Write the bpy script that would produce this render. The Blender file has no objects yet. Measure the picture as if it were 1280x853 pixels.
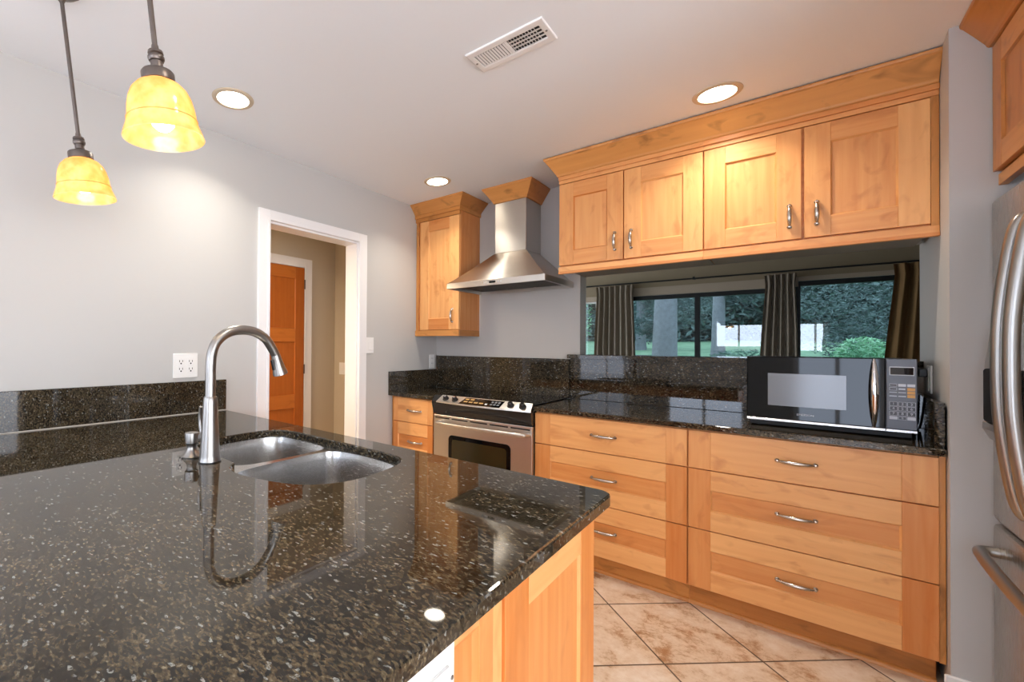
import bpy, bmesh, math, random
from mathutils import Vector, Matrix
from mathutils.geometry import tessellate_polygon

R = random.Random(7)
SC = bpy.context.scene
COL = SC.collection

# ------------------------------------------------------------------ camera, world, exposure
CAM = Vector((2.3666, -3.2576, 1.2856))
YAW, PITCH, ROLL, FPX, PX = -0.7417, 0.009, 0.0078, 553.95, 482.45
cam_d = bpy.data.cameras.new('camera'); cam = bpy.data.objects.new('camera', cam_d); COL.objects.link(cam)
fw = Vector((math.sin(YAW) * math.cos(PITCH), math.cos(YAW) * math.cos(PITCH), math.sin(PITCH)))
rt = Vector((math.cos(YAW), -math.sin(YAW), 0)); up = rt.cross(fw)
rt2 = math.cos(ROLL) * rt + math.sin(ROLL) * up; up2 = -math.sin(ROLL) * rt + math.cos(ROLL) * up
M = Matrix((rt2, up2, -fw)).transposed().to_4x4(); M.translation = CAM
cam.matrix_world = M
cam_d.sensor_width = 36.0; cam_d.sensor_fit = 'HORIZONTAL'
cam_d.lens = FPX / 1280 * 36.0
cam_d.shift_x = (640 - PX) / 1280
cam_d.clip_start = 0.02; cam_d.clip_end = 200
SC.camera = cam

w = bpy.data.worlds.new('overcast_sky'); SC.world = w; w.use_nodes = True
wn = w.node_tree.nodes; wl = w.node_tree.links
bgn = wn['Background']
sky = wn.new('ShaderNodeTexSky'); sky.sky_type = 'HOSEK_WILKIE'; sky.turbidity = 6; sky.ground_albedo = 0.3
sky.sun_direction = (-0.5, -0.4, 0.75)
mixs = wn.new('ShaderNodeMixRGB'); mixs.inputs[0].default_value = 0.6
mixs.inputs[2].default_value = (0.60, 0.78, 0.85, 1)
wl.new(sky.outputs[0], mixs.inputs[1]); wl.new(mixs.outputs[0], bgn.inputs[0])
bgn.inputs[1].default_value = 2.6

REAR_GLOW, SIDE_GLOW, FILL_GLOW = 7.2, 2.5, 5.6     # dining-side shade daylight, then glow of two added unseen fill windows
CAN_POWER = 3.2
PENDANT_POWER = 0.6
HALL_POWER = 24.0
SC.view_settings.view_transform = 'Standard'; SC.view_settings.look = 'None'
SC.view_settings.gamma = 1.0; SC.view_settings.use_curve_mapping = False
SC.view_settings.exposure = 0.68
SC.cycles.use_denoising = True
try:
    SC.cycles.denoiser = 'OPENIMAGEDENOISE'
except Exception:
    pass
SC.cycles.max_bounces = 10; SC.cycles.diffuse_bounces = 5; SC.cycles.glossy_bounces = 5
SC.cycles.transmission_bounces = 8; SC.cycles.transparent_max_bounces = 12
SC.cycles.caustics_reflective = False; SC.cycles.caustics_refractive = False
SC.cycles.sample_clamp_indirect = 6.0

# ------------------------------------------------------------------ materials
def s2l(c):
    return tuple(((x / 255) / 12.92 if x / 255 <= .04045 else ((x / 255 + .055) / 1.055) ** 2.4) for x in c)
def newmat(name):
    m = bpy.data.materials.new(name); m.use_nodes = True
    return m, m.node_tree.nodes, m.node_tree.links, m.node_tree.nodes['Principled BSDF']
def plain(name, rgb, rough=.5, metal=0., spec=.5, emit=None, es=1., coat=0., noise=0., nscale=40., bump=0.):
    m, n, l, b = newmat(name)
    c = s2l(rgb)
    b.inputs['Base Color'].default_value = (*c, 1); b.inputs['Roughness'].default_value = rough
    b.inputs['Metallic'].default_value = metal; b.inputs['Specular IOR Level'].default_value = spec
    b.inputs['Coat Weight'].default_value = coat
    if emit:
        b.inputs['Emission Color'].default_value = (*s2l(emit), 1); b.inputs['Emission Strength'].default_value = es
    if noise or bump:
        tc = n.new('ShaderNodeTexCoord'); nz = n.new('ShaderNodeTexNoise'); nz.inputs['Scale'].default_value = nscale
        nz.inputs['Detail'].default_value = 4; l.new(tc.outputs['Object'], nz.inputs['Vector'])
        if noise:
            mr = n.new('ShaderNodeMapRange'); mr.inputs[3].default_value = 1 - noise; mr.inputs[4].default_value = 1 + noise
            l.new(nz.outputs[0], mr.inputs[0])
            mx = n.new('ShaderNodeVectorMath'); mx.operation = 'SCALE'; mx.inputs[0].default_value = c
            l.new(mr.outputs[0], mx.inputs['Scale']); l.new(mx.outputs[0], b.inputs['Base Color'])
        if bump:
            bp = n.new('ShaderNodeBump'); bp.inputs['Strength'].default_value = bump; bp.inputs['Distance'].default_value = .002
            l.new(nz.outputs[0], bp.inputs['Height']); l.new(bp.outputs[0], b.inputs['Normal'])
    return m

def wood(name, light, dark, spot, rough=.38, fig=1.0):
    """boards carry UVs in metres (u along the grain) and a second UV map that gives each board its own tone"""
    m, n, l, b = newmat(name)
    uv = n.new('ShaderNodeUVMap'); uv.uv_map = 'UVMap'
    bd = n.new('ShaderNodeUVMap'); bd.uv_map = 'board'
    sp = n.new('ShaderNodeSeparateXYZ'); l.new(bd.outputs[0], sp.inputs[0])
    mp = n.new('ShaderNodeMapping'); mp.inputs['Scale'].default_value = (1.6, 26, 1); l.new(uv.outputs[0], mp.inputs[0])
    g = n.new('ShaderNodeTexNoise'); g.inputs['Scale'].default_value = 1.5; g.inputs['Detail'].default_value = 6; g.inputs['Distortion'].default_value = .35
    l.new(mp.outputs[0], g.inputs['Vector'])
    mp2 = n.new('ShaderNodeMapping'); mp2.inputs['Scale'].default_value = (3.2, 7, 1); l.new(uv.outputs[0], mp2.inputs[0])
    f = n.new('ShaderNodeTexNoise'); f.inputs['Scale'].default_value = 1.6; f.inputs['Detail'].default_value = 3; f.inputs['Distortion'].default_value = 1.2
    l.new(mp2.outputs[0], f.inputs['Vector'])
    r1 = n.new('ShaderNodeMapRange'); r1.inputs[1].default_value = .3; r1.inputs[2].default_value = .7; l.new(g.outputs[0], r1.inputs[0])
    c1 = n.new('ShaderNodeMixRGB'); c1.inputs[1].default_value = (*s2l(light), 1); c1.inputs[2].default_value = (*s2l(dark), 1)
    # board tone + a little grain
    ad = n.new('ShaderNodeMath'); ad.operation = 'MULTIPLY_ADD'; ad.inputs[1].default_value = .30; l.new(r1.outputs[0], ad.inputs[0])
    sc = n.new('ShaderNodeMath'); sc.operation = 'MULTIPLY'; sc.inputs[1].default_value = .75; l.new(sp.outputs[0], sc.inputs[0])
    l.new(sc.outputs[0], ad.inputs[2]); l.new(ad.outputs[0], c1.inputs[0])
    r2 = n.new('ShaderNodeMapRange'); r2.inputs[1].default_value = .56; r2.inputs[2].default_value = .74; r2.inputs[4].default_value = .5 * fig; l.new(f.outputs[0], r2.inputs[0])
    c2 = n.new('ShaderNodeMixRGB'); c2.inputs[2].default_value = (*s2l(spot), 1); l.new(r2.outputs[0], c2.inputs[0]); l.new(c1.outputs[0], c2.inputs[1])
    l.new(c2.outputs[0], b.inputs['Base Color'])
    b.inputs['Roughness'].default_value = rough; b.inputs['Specular IOR Level'].default_value = .45
    return m

def granite(name):
    m, n, l, b = newmat(name)
    tc = n.new('ShaderNodeTexCoord')
    def noise(scale, det, src, dist=0.):
        q = n.new('ShaderNodeTexNoise'); q.inputs['Scale'].default_value = scale; q.inputs['Detail'].default_value = det; q.inputs['Distortion'].default_value = dist; l.new(src, q.inputs['Vector']); return q
    def rng(src, a, b_, c, d):
        q = n.new('ShaderNodeMapRange'); q.inputs[1].default_value = a; q.inputs[2].default_value = b_; q.inputs[3].default_value = c; q.inputs[4].default_value = d; l.new(src, q.inputs[0]); return q.outputs[0]
    obj = tc.outputs['Object']
    wp = noise(38, 3, obj)
    mx = n.new('ShaderNodeMixRGB'); mx.inputs[0].default_value = .006; l.new(obj, mx.inputs[1]); l.new(wp.outputs['Color'], mx.inputs[2])
    def flecks(rot, scl):
        mp = n.new('ShaderNodeMapping'); mp.inputs['Rotation'].default_value = rot; mp.inputs['Scale'].default_value = (1, 2.3, 1.5); l.new(mx.outputs[0], mp.inputs[0])
        v = n.new('ShaderNodeTexVoronoi'); v.inputs['Scale'].default_value = scl; l.new(mp.outputs[0], v.inputs['Vector'])
        sep = n.new('ShaderNodeSeparateColor'); l.new(v.outputs['Color'], sep.inputs[0]); return sep, v
    s1, v1 = flecks((0, 0, .5), 125); s2, v2 = flecks((.4, .2, 2.0), 120)
    mpb = n.new('ShaderNodeMapping'); mpb.inputs['Scale'].default_value = (1, 1.9, 1.4); mpb.inputs['Rotation'].default_value = (0, 0, .9); l.new(mx.outputs[0], mpb.inputs[0])
    base = noise(112, 9, mpb.outputs[0], 0.); base.inputs['Roughness'].default_value = .62
    mixv = n.new('ShaderNodeMath'); mixv.operation = 'MULTIPLY_ADD'; mixv.inputs[1].default_value = .40; l.new(s1.outputs[0], mixv.inputs[0])
    l.new(rng(base.outputs[0], .30, .70, -.02, .62), mixv.inputs[2])
    cr = n.new('ShaderNodeValToRGB'); e = cr.color_ramp
    cols = [(0.12, (12, 12, 11)), (.32, (29, 27, 23)), (.47, (52, 45, 35)), (.62, (72, 62, 46)), (.78, (92, 80, 60)), (.95, (132, 123, 102))]
    e.elements[0].position = cols[0][0]; e.elements[0].color = (*s2l(cols[0][1]), 1); e.elements[1].position = cols[-1][0]; e.elements[1].color = (*s2l(cols[-1][1]), 1)
    for p_, c_ in cols[1:-1]:
        q = e.elements.new(p_); q.color = (*s2l(c_), 1)
    l.new(mixv.outputs[0], cr.inputs[0])
    big = noise(6, 4, obj, .6); fine = noise(240, 3, obj)
    sc = n.new('ShaderNodeVectorMath'); sc.operation = 'SCALE'; l.new(cr.outputs[0], sc.inputs[0]); l.new(rng(big.outputs[0], .3, .7, .5, 1.2), sc.inputs['Scale'])
    chip = n.new('ShaderNodeMath'); chip.operation = 'MULTIPLY'; l.new(rng(s2.outputs[0], .962, .975, 0, .55), chip.inputs[0]); l.new(rng(fine.outputs[0], .35, .6, 0, 1), chip.inputs[1])
    ch = n.new('ShaderNodeMixRGB'); ch.inputs[2].default_value = (*s2l((172, 176, 172)), 1); l.new(chip.outputs[0], ch.inputs[0]); l.new(sc.outputs[0], ch.inputs[1])
    l.new(ch.outputs[0], b.inputs['Base Color'])
    b.inputs['Roughness'].default_value = .03; b.inputs['IOR'].default_value = 1.5; b.inputs['Specular IOR Level'].default_value = .54
    return m

def steel(name, rgb, rough=.28, axis=2, aniso=.0):
    """axis: direction of the brushing"""
    m, n, l, b = newmat(name)
    b.inputs['Base Color'].default_value = (*s2l(rgb), 1); b.inputs['Metallic'].default_value = 1
    tc = n.new('ShaderNodeTexCoord'); mp = n.new('ShaderNodeMapping')
    s = [900, 900, 900]; s[axis] = 12
    if aniso:
        b.inputs['Anisotropic'].default_value = aniso; b.inputs['Anisotropic Rotation'].default_value = .25; tg = n.new('ShaderNodeTangent'); tg.direction_type = 'RADIAL'; tg.axis = 'Z'; l.new(tg.outputs[0], b.inputs['Tangent'])
    mp.inputs['Scale'].default_value = s; l.new(tc.outputs['Object'], mp.inputs[0])
    nz = n.new('ShaderNodeTexNoise'); nz.inputs['Scale'].default_value = 1; nz.inputs['Detail'].default_value = 2; l.new(mp.outputs[0], nz.inputs['Vector'])
    r = n.new('ShaderNodeMapRange'); r.inputs[3].default_value = rough - .06; r.inputs[4].default_value = rough + .08; l.new(nz.outputs[0], r.inputs[0]); l.new(r.outputs[0], b.inputs['Roughness'])
    return m

def tile_mat():
    m, n, l, b = newmat('travertine_tile')
    g = n.new('ShaderNodeNewGeometry'); sx = n.new('ShaderNodeSeparateXYZ'); l.new(g.outputs['Position'], sx.inputs[0])
    def math_(op, a, b_=None, c=None):
        k = n.new('ShaderNodeMath'); k.operation = op
        for i, x in enumerate((a, b_, c)):
            if x is None: continue
            if isinstance(x, (int, float)): k.inputs[i].default_value = x
            else: l.new(x, k.inputs[i])
        return k.outputs[0]
    s = math_('MULTIPLY_ADD', math_('ADD', sx.outputs[0], sx.outputs[1]), 1 / .588, -.83 / .588)
    t = math_('MULTIPLY_ADD', math_('SUBTRACT', sx.outputs[0], sx.outputs[1]), 1 / .588, -2.552 / .588)
    def edge(q):
        f = math_('FRACT', q); return math_('MINIMUM', f, math_('SUBTRACT', 1, f))
    d = math_('MINIMUM', edge(s), edge(t))
    gr = n.new('ShaderNodeMapRange'); gr.inputs[1].default_value = .006; gr.inputs[2].default_value = .011; l.new(d, gr.inputs[0])
    cx = n.new('ShaderNodeCombineXYZ'); l.new(math_('FLOOR', s), cx.inputs[0]); l.new(math_('FLOOR', t), cx.inputs[1])
    wn2 = n.new('ShaderNodeTexWhiteNoise'); l.new(cx.outputs[0], wn2.inputs['Vector'])
    off = n.new('ShaderNodeVectorMath'); off.operation = 'MULTIPLY_ADD'; off.inputs[1].default_value = (9, 9, 9); l.new(wn2.outputs['Color'], off.inputs[0]); l.new(g.outputs['Position'], off.inputs[2])
    nz = n.new('ShaderNodeTexNoise'); nz.inputs['Scale'].default_value = 6.0; nz.inputs['Detail'].default_value = 12; nz.inputs['Roughness'].default_value = .78; nz.inputs['Distortion'].default_value = .15; l.new(off.outputs[0], nz.inputs['Vector'])
    cr = n.new('ShaderNodeValToRGB'); e = cr.color_ramp
    e.elements[0].position = .38; e.elements[0].color = (*s2l((164, 120, 82)), 1); e.elements[1].position = .62; e.elements[1].color = (*s2l((226, 208, 188)), 1)
    q = e.elements.new(.48); q.color = (*s2l((212, 186, 158)), 1)
    l.new(nz.outputs[0], cr.inputs[0])
    mg = n.new('ShaderNodeMixRGB'); mg.inputs[1].default_value = (*s2l((92, 72, 56)), 1); l.new(gr.outputs[0], mg.inputs[0]); l.new(cr.outputs[0], mg.inputs[2])
    l.new(mg.outputs[0], b.inputs['Base Color'])
    b.inputs['Roughness'].default_value = .42
    bp = n.new('ShaderNodeBump'); bp.inputs['Strength'].default_value = .5; bp.inputs['Distance'].default_value = .003; l.new(gr.outputs[0], bp.inputs['Height']); l.new(bp.outputs[0], b.inputs['Normal'])
    return m

def glass_mat(name, tint=(.85, .95, .95), refl=.07):
    m = bpy.data.materials.new(name); m.use_nodes = True; n = m.node_tree.nodes; l = m.node_tree.links
    n.clear(); o = n.new('ShaderNodeOutputMaterial'); t = n.new('ShaderNodeBsdfTransparent'); t.inputs[0].default_value = (*tint, 1)
    g = n.new('ShaderNodeBsdfGlossy'); g.inputs['Roughness'].default_value = .01; mx = n.new('ShaderNodeMixShader'); fr = n.new('ShaderNodeFresnel'); fr.inputs[0].default_value = 1.55
    ma = n.new('ShaderNodeMath'); ma.operation = 'ADD'; ma.inputs[1].default_value = refl; l.new(fr.outputs[0], ma.inputs[0])
    l.new(ma.outputs[0], mx.inputs[0]); l.new(t.outputs[0], mx.inputs[1]); l.new(g.outputs[0], mx.inputs[2]); l.new(mx.outputs[0], o.inputs[0])
    return m

def shade_glass():
    m = bpy.data.materials.new('amber_alabaster_glass'); m.use_nodes = True; n = m.node_tree.nodes; l = m.node_tree.links
    n.clear(); o = n.new('ShaderNodeOutputMaterial')
    tr = n.new('ShaderNodeBsdfTranslucent'); di = n.new('ShaderNodeBsdfDiffuse'); gl = n.new('ShaderNodeBsdfGlossy'); tp = n.new('ShaderNodeBsdfTransparent')
    tc = n.new('ShaderNodeTexCoord'); nz = n.new('ShaderNodeTexNoise'); nz.inputs['Scale'].default_value = 26; nz.inputs['Detail'].default_value = 6; l.new(tc.outputs['Object'], nz.inputs['Vector'])
    cr = n.new('ShaderNodeValToRGB'); e = cr.color_ramp; e.elements[0].position = .3; e.elements[0].color = (*s2l((236, 186, 116)), 1); e.elements[1].position = .7; e.elements[1].color = (*s2l((250, 224, 178)), 1)
    l.new(nz.outputs[0], cr.inputs[0])
    for x in (tr, di, tp): l.new(cr.outputs[0], x.inputs[0])
    gl.inputs['Roughness'].default_value = .15
    a = n.new('ShaderNodeMixShader'); a.inputs[0].default_value = .35; l.new(tr.outputs[0], a.inputs[1]); l.new(di.outputs[0], a.inputs[2])
    t2 = n.new('ShaderNodeMixShader'); t2.inputs[0].default_value = .14; l.new(a.outputs[0], t2.inputs[1]); l.new(tp.outputs[0], t2.inputs[2])
    b = n.new('ShaderNodeMixShader'); b.inputs[0].default_value = .05; l.new(t2.outputs[0], b.inputs[1]); l.new(gl.outputs[0], b.inputs[2])
    l.new(b.outputs[0], o.inputs[0])
    return m

def emitter(name, rgb, s):
    m = bpy.data.materials.new(name); m.use_nodes = True; n = m.node_tree.nodes; l = m.node_tree.links
    n.clear(); o = n.new('ShaderNodeOutputMaterial'); e = n.new('ShaderNodeEmission'); e.inputs[0].default_value = (*s2l(rgb), 1); e.inputs[1].default_value = s; l.new(e.outputs[0], o.inputs[0])
    return m

def leaf_mat(name, a, b_):
    m, n, l, b = newmat(name)
    tc = n.new('ShaderNodeTexCoord'); nz = n.new('ShaderNodeTexNoise'); nz.inputs['Scale'].default_value = 3.0; l.new(tc.outputs['Object'], nz.inputs['Vector'])
    cr = n.new('ShaderNodeValToRGB'); cr.color_ramp.elements[0].position = .35; cr.color_ramp.elements[1].position = .65
    cr.color_ramp.elements[0].color = (*s2l(a), 1); cr.color_ramp.elements[1].color = (*s2l(b_), 1); l.new(nz.outputs[0], cr.inputs[0]); l.new(cr.outputs[0], b.inputs['Base Color'])
    b.inputs['Roughness'].default_value = .6
    return m

MAPLE = wood('maple', (241, 183, 118), (204, 121, 55), (184, 108, 52))
MAPLE_DARK = wood('maple_trim', (214, 150, 82), (178, 112, 50), (126, 80, 36), fig=1.3)
DOORWOOD = wood('stained_fir', (198, 116, 48), (166, 86, 28), (146, 70, 20), rough=.35, fig=.6)
GRANITE = granite('dark_granite')
STEEL = steel('brushed_steel', (206, 201, 194), .34, 0)
STEEL_HOOD = steel('hood_steel', (200, 194, 186), .30, 0, .8)
STEEL_V = steel('brushed_steel_upright', (188, 182, 174), .25, 2)
STEEL_SINK = steel('sink_steel', (186, 184, 181), .24, 0)
NICKEL = steel('brushed_nickel', (158, 154, 149), .30, 2)
CHROME = plain('chrome', (225, 225, 228), .08, 1)
PEWTER = steel('pewter', (190, 182, 172), .22, 0)
BRONZE = plain('brushed_bronze', (112, 102, 96), .38, .9, noise=.12, nscale=60)
WALLP = plain('wall_paint', (191, 189, 185), .6, spec=.3, bump=.06, nscale=300)
CEILP = plain('ceiling_paint', (238, 243, 248), .8, spec=.2, bump=.05, nscale=250)
HALLP = plain('hall_paint', (196, 184, 164), .6, spec=.3)
BACKP = plain('olive_wall_paint', (150, 134, 110), .7, spec=.2)
TRIMW = plain('white_trim_paint', (236, 234, 232), .32)
PLASTW = plain('white_plastic', (238, 236, 232), .3)
PLASTB = plain('black_plastic', (14, 14, 15), .3)
BLACKGL = plain('black_glass', (5, 7, 9), .03, spec=.24)
SLOT = plain('slot_dark', (46, 44, 42), .6)
TILE = tile_mat()
CAULK = plain('caulk', (196, 190, 180), .6)
GLASS = glass_mat('window_glass', (.86, .90, .92), .02)
SHADE = shade_glass()

# ------------------------------------------------------------------ mesh builder
class MB:
    def __init__(s):
        s.bm = bmesh.new(); s.uv = s.bm.loops.layers.uv.new('UVMap'); s.bd = s.bm.loops.layers.uv.new('board')
    def _uv(s, faces, g, tone, off):
        for f in faces:
            nr = f.normal
            ax = max(range(3), key=lambda i: abs(nr[i]))
            oth = [i for i in range(3) if i != ax]
            if g in oth: a = g; b = [i for i in oth if i != g][0]
            else: a, b = oth
            for lp in f.loops:
                c = lp.vert.co
                lp[s.uv].uv = (c[a] + off[0], c[b] + off[1]); lp[s.bd].uv = (tone, tone)
    def box(s, x0, x1, y0, y1, z0, z1, g=2, bev=.0012, tone=None):
        if x1 < x0: x0, x1 = x1, x0
        if y1 < y0: y0, y1 = y1, y0
        if z1 < z0: z0, z1 = z1, z0
        r = bmesh.ops.create_cube(s.bm, size=1)
        for v in r['verts']:
            v.co = Vector(((x0 + x1) / 2 + v.co.x * (x1 - x0), (y0 + y1) / 2 + v.co.y * (y1 - y0), (z0 + z1) / 2 + v.co.z * (z1 - z0)))
        fs = set(f for v in r['verts'] for f in v.link_faces)
        if bev > 0:
            es = set(e for v in r['verts'] for e in v.link_edges)
            rb = bmesh.ops.bevel(s.bm, geom=list(es), offset=min(bev, .45 * min(x1 - x0, y1 - y0, z1 - z0)), segments=2 if bev > .003 else 1, affect='EDGES', profile=.5)
            vs = set(v for f in rb['faces'] for v in f.verts) | set(v for f in fs if f.is_valid for v in f.verts)
            fs = set(f for v in vs for f in v.link_faces)
        s.bm.normal_update()
        s._uv(fs, g, R.random() if tone is None else tone, (R.random() * 20, R.random() * 20))
        return s
    def poly(s, pts, g=2, tone=None, off=None):
        vs = [s.bm.verts.new(p) for p in pts]; f = s.bm.faces.new(vs); f.normal_update()
        s._uv([f], g, R.random() if tone is None else tone, off or (R.random() * 20, R.random() * 20)); return f
    def loft(s, rings, closed=True, cap0=False, cap1=False, g=2, tone=None):
        n = len(rings[0]); vv = [[s.bm.verts.new(p) for p in r] for r in rings]; fs = []
        for i in range(len(rings) - 1):
            for j in range(n if closed else n - 1):
                k = (j + 1) % n
                try: fs.append(s.bm.faces.new((vv[i][j], vv[i][k], vv[i + 1][k], vv[i + 1][j])))
                except ValueError: pass
        if cap0: fs.append(s.bm.faces.new(vv[0][::-1]))
        if cap1: fs.append(s.bm.faces.new(vv[-1]))
        s.bm.normal_update(); s._uv(fs, g, R.random() if tone is None else tone, (R.random() * 20, R.random() * 20)); return fs
    def lathe(s, prof, c, n=32, axis=(0, 0, 1), cap=True):
        ax = Vector(axis).normalized(); a = ax.orthogonal().normalized(); b = ax.cross(a); c = Vector(c)
        rings = [[c + ax * h + (a * math.cos(2 * math.pi * k / n) + b * math.sin(2 * math.pi * k / n)) * max(r, 1e-5) for k in range(n)] for r, h in prof]
        s.loft(rings, True, cap, cap); return s
    def tube(s, path, rad, n=16, cap=True, flat=1.0):
        P_ = [Vector(p) for p in path]; rings = []; a = None
        for i, p in enumerate(P_):
            t = (P_[min(i + 1, len(P_) - 1)] - P_[max(i - 1, 0)]).normalized()
            if a is None: a = t.orthogonal().normalized()
            a = (a - t * a.dot(t)).normalized(); b = t.cross(a)
            r = rad[i] if isinstance(rad, (list, tuple)) else rad
            rings.append([p + (a * math.cos(2 * math.pi * k / n) * flat + b * math.sin(2 * math.pi * k / n)) * r for k in range(n)])
        s.loft(rings, True, cap, cap); return s
    def slab(s, outer, holes, z0, z1, ch=0.0, g=0):
        """flat slab with holes; outline edges eased by ch on top"""
        def offs(p, d):
            q = []
            for i in range(len(p)):
                a, b, c = Vector(p[i - 1]), Vector(p[i]), Vector(p[(i + 1) % len(p)])
                n1 = Vector(((b - a).y, -(b - a).x)).normalized(); n2 = Vector(((c - b).y, -(c - b).x)).normalized()
                m = (n1 + n2)
                m = m.normalized() if m.length > 1e-6 else n1
                k = max(.5, m.dot(n1)); q.append(b - m * (d / k))
            return q
        def area(p): return sum(p[i - 1][0] * p[i][1] - p[i][0] * p[i - 1][1] for i in range(len(p)))
        if area(outer) < 0: outer = outer[::-1]
        holes = [h if area(h) < 0 else h[::-1] for h in holes]
        loops = [outer] + holes
        top = [[(v[0], v[1]) for v in offs(p, ch)] if ch else [tuple(v) for v in p] for p in loops]
        for z, lp, flip in ((z1, top, False), (z0, [[tuple(v) for v in p] for p in loops], True)):
            flat = [Vector((x, y, 0)) for p in lp for x, y in p]
            tris = tessellate_polygon([[Vector((x, y, 0)) for x, y in p] for p in lp])
            vs = [s.bm.verts.new((v.x, v.y, z)) for v in flat]
            fs = []
            for t in tris:
                f = s.bm.faces.new([vs[i] for i in t]); f.normal_update()
                if (f.normal.z < 0) != flip: f.normal_flip()
                fs.append(f)
            s.bm.normal_update(); s._uv(fs, g, .5, (0, 0))
        for p, t in zip(loops, top):
            rings = [[(x, y, z0) for x, y in p], [(x, y, z1 - ch) for x, y in p]]
            if ch: rings += [[((x + X) / 2 + (x - X) * .2, (y + Y) / 2 + (y - Y) * .2, z1 - ch * .3) for (x, y), (X, Y) in zip(p, t)], [(x, y, z1) for x, y in t]]
            s.loft(rings, True)
        return s
    def build(s, name, mat, parent=None, smooth=False, recalc=False):
        if recalc: bmesh.ops.recalc_face_normals(s.bm, faces=s.bm.faces)
        me = bpy.data.meshes.new(name)
        org = parent_world(parent) if parent else None
        if org is None:
            vs = [v.co for v in s.bm.verts]
            lo = Vector([min(v[i] for v in vs) for i in range(3)]); hi = Vector([max(v[i] for v in vs) for i in range(3)])
            org = Vector(((lo.x + hi.x) / 2, (lo.y + hi.y) / 2, lo.z))
        for v in s.bm.verts: v.co -= org
        s.bm.to_mesh(me); s.bm.free()
        if smooth:
            for p_ in me.polygons: p_.use_smooth = True
            try: me.set_sharp_from_angle(angle=math.radians(38))
            except Exception: pass
        o = bpy.data.objects.new(name, me); COL.objects.link(o)
        me.materials.append(mat)
        if parent: o.parent = parent
        else: o.location = org
        return o
def parent_world(p):
    v = Vector((0, 0, 0))
    while p: v += p.location; p = p.parent
    return v
def tag(o, label, cat, group=None, kind=None):
    if label: o['label'] = label
    if cat: o['category'] = cat
    if group: o['group'] = group
    if kind: o['kind'] = kind
    return o
def thing(name, label, cat, loc, group=None):
    o = bpy.data.objects.new(name, None); COL.objects.link(o); o.location = loc; o.empty_display_size = .1
    return tag(o, label, cat, group)
def struct(o): o['kind'] = 'structure'; return o
def bx(name, mat, parent, *a, **k): return MB().box(*a, **k).build(name, mat, parent)
def spline(P_, per=8, closed=False):
    P_ = [Vector(p) for p in P_]; n = len(P_); out = []
    for i in range(n if closed else n - 1):
        g = lambda k: P_[k % n] if closed else P_[max(0, min(n - 1, k))]
        a, b, c, d = g(i - 1), g(i), g(i + 1), g(i + 2)
        for j in range(per):
            t = j / per
            out.append(.5 * ((2 * b) + (c - a) * t + (2 * a - 5 * b + 4 * c - d) * t * t + (3 * b - a - 3 * c + d) * t ** 3))
    if not closed: out.append(P_[-1])
    return out
def text(name, body, size, loc, rot, mat, parent, align='CENTER'):
    cu = bpy.data.curves.new(name, 'FONT'); cu.body = body; cu.size = size; cu.align_x = align; cu.align_y = 'CENTER'; cu.extrude = .0002
    tmp = bpy.data.objects.new(name, cu); COL.objects.link(tmp); bpy.context.view_layer.update()
    me = bpy.data.meshes.new_from_object(tmp.evaluated_get(bpy.context.evaluated_depsgraph_get())); bpy.data.objects.remove(tmp); bpy.data.curves.remove(cu)
    o = bpy.data.objects.new(name, me); COL.objects.link(o); me.materials.clear(); me.materials.append(mat)
    o.rotation_euler = rot
    if parent: o.parent = parent; o.location = Vector(loc) - parent_world(parent)
    else: o.location = loc
    return o

# ------------------------------------------------------------------ room shell
CE = 2.464
ENDX, FARY = 3.66, 3.75           # wall behind the refrigerator, far wall of the next room
struct(bx('floor', TILE, None, -1.3, 6.2, -7.4, 0.0, -.1, 0, bev=0))
struct(bx('floor_back_room', plain('back_room_carpet', (120, 108, 92), .9), None, -2.5, 6.2, .0, FARY + .12, -.1, -.002, bev=0))
struct(bx('ceiling', CEILP, None, -.12, 6.2, -7.4, .12, CE, CE + .12, bev=0))
struct(bx('ceiling_back_room', CEILP, None, -2.5, 6.2, .12, FARY + .12, CE, CE + .12, bev=0))
# left wall with the hall opening and the dining window
m = MB()
for y0, y1, z0, z1 in ((-3.7, -1.755, 0, CE), (-1.755, -.981, 2.05, CE), (-.981, .12, 0, CE), (-7.4, -6.3, 0, CE), (-6.3, -3.7, 0, .62), (-6.3, -3.7, 2.12, CE)):
    m.box(-.12, 0, y0, y1, z0, z1, bev=0)
struct(m.build('wall_left', WALLP))
# back wall with the pass-through
m = MB()
m.box(0, 1.255, 0, .12, 0, CE, bev=0); m.box(1.255, 2.83, 0, .12, 0, 1.2, bev=0); m.box(1.255, 2.83, 0, .12, 1.80, CE, bev=0); m.box(2.83, 6.2, 0, .12, 0, CE, bev=0)
struct(m.build('wall_back', WALLP))
# end wall (column) beside the base cabinets
m = MB(); q = [(2.791, -.675), (3.66, -.675), (3.66, 0.0), (2.825, 0.0)]
m.loft([[(x, y, 0) for x, y in q], [(x, y, CE) for x, y in q]], True, True, True)
struct(m.build('wall_end', WALLP, recalc=True))
struct(bx('wall_right', WALLP, None, ENDX, ENDX + .12, -1.75, -.675, 0, CE, bev=0))
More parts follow.
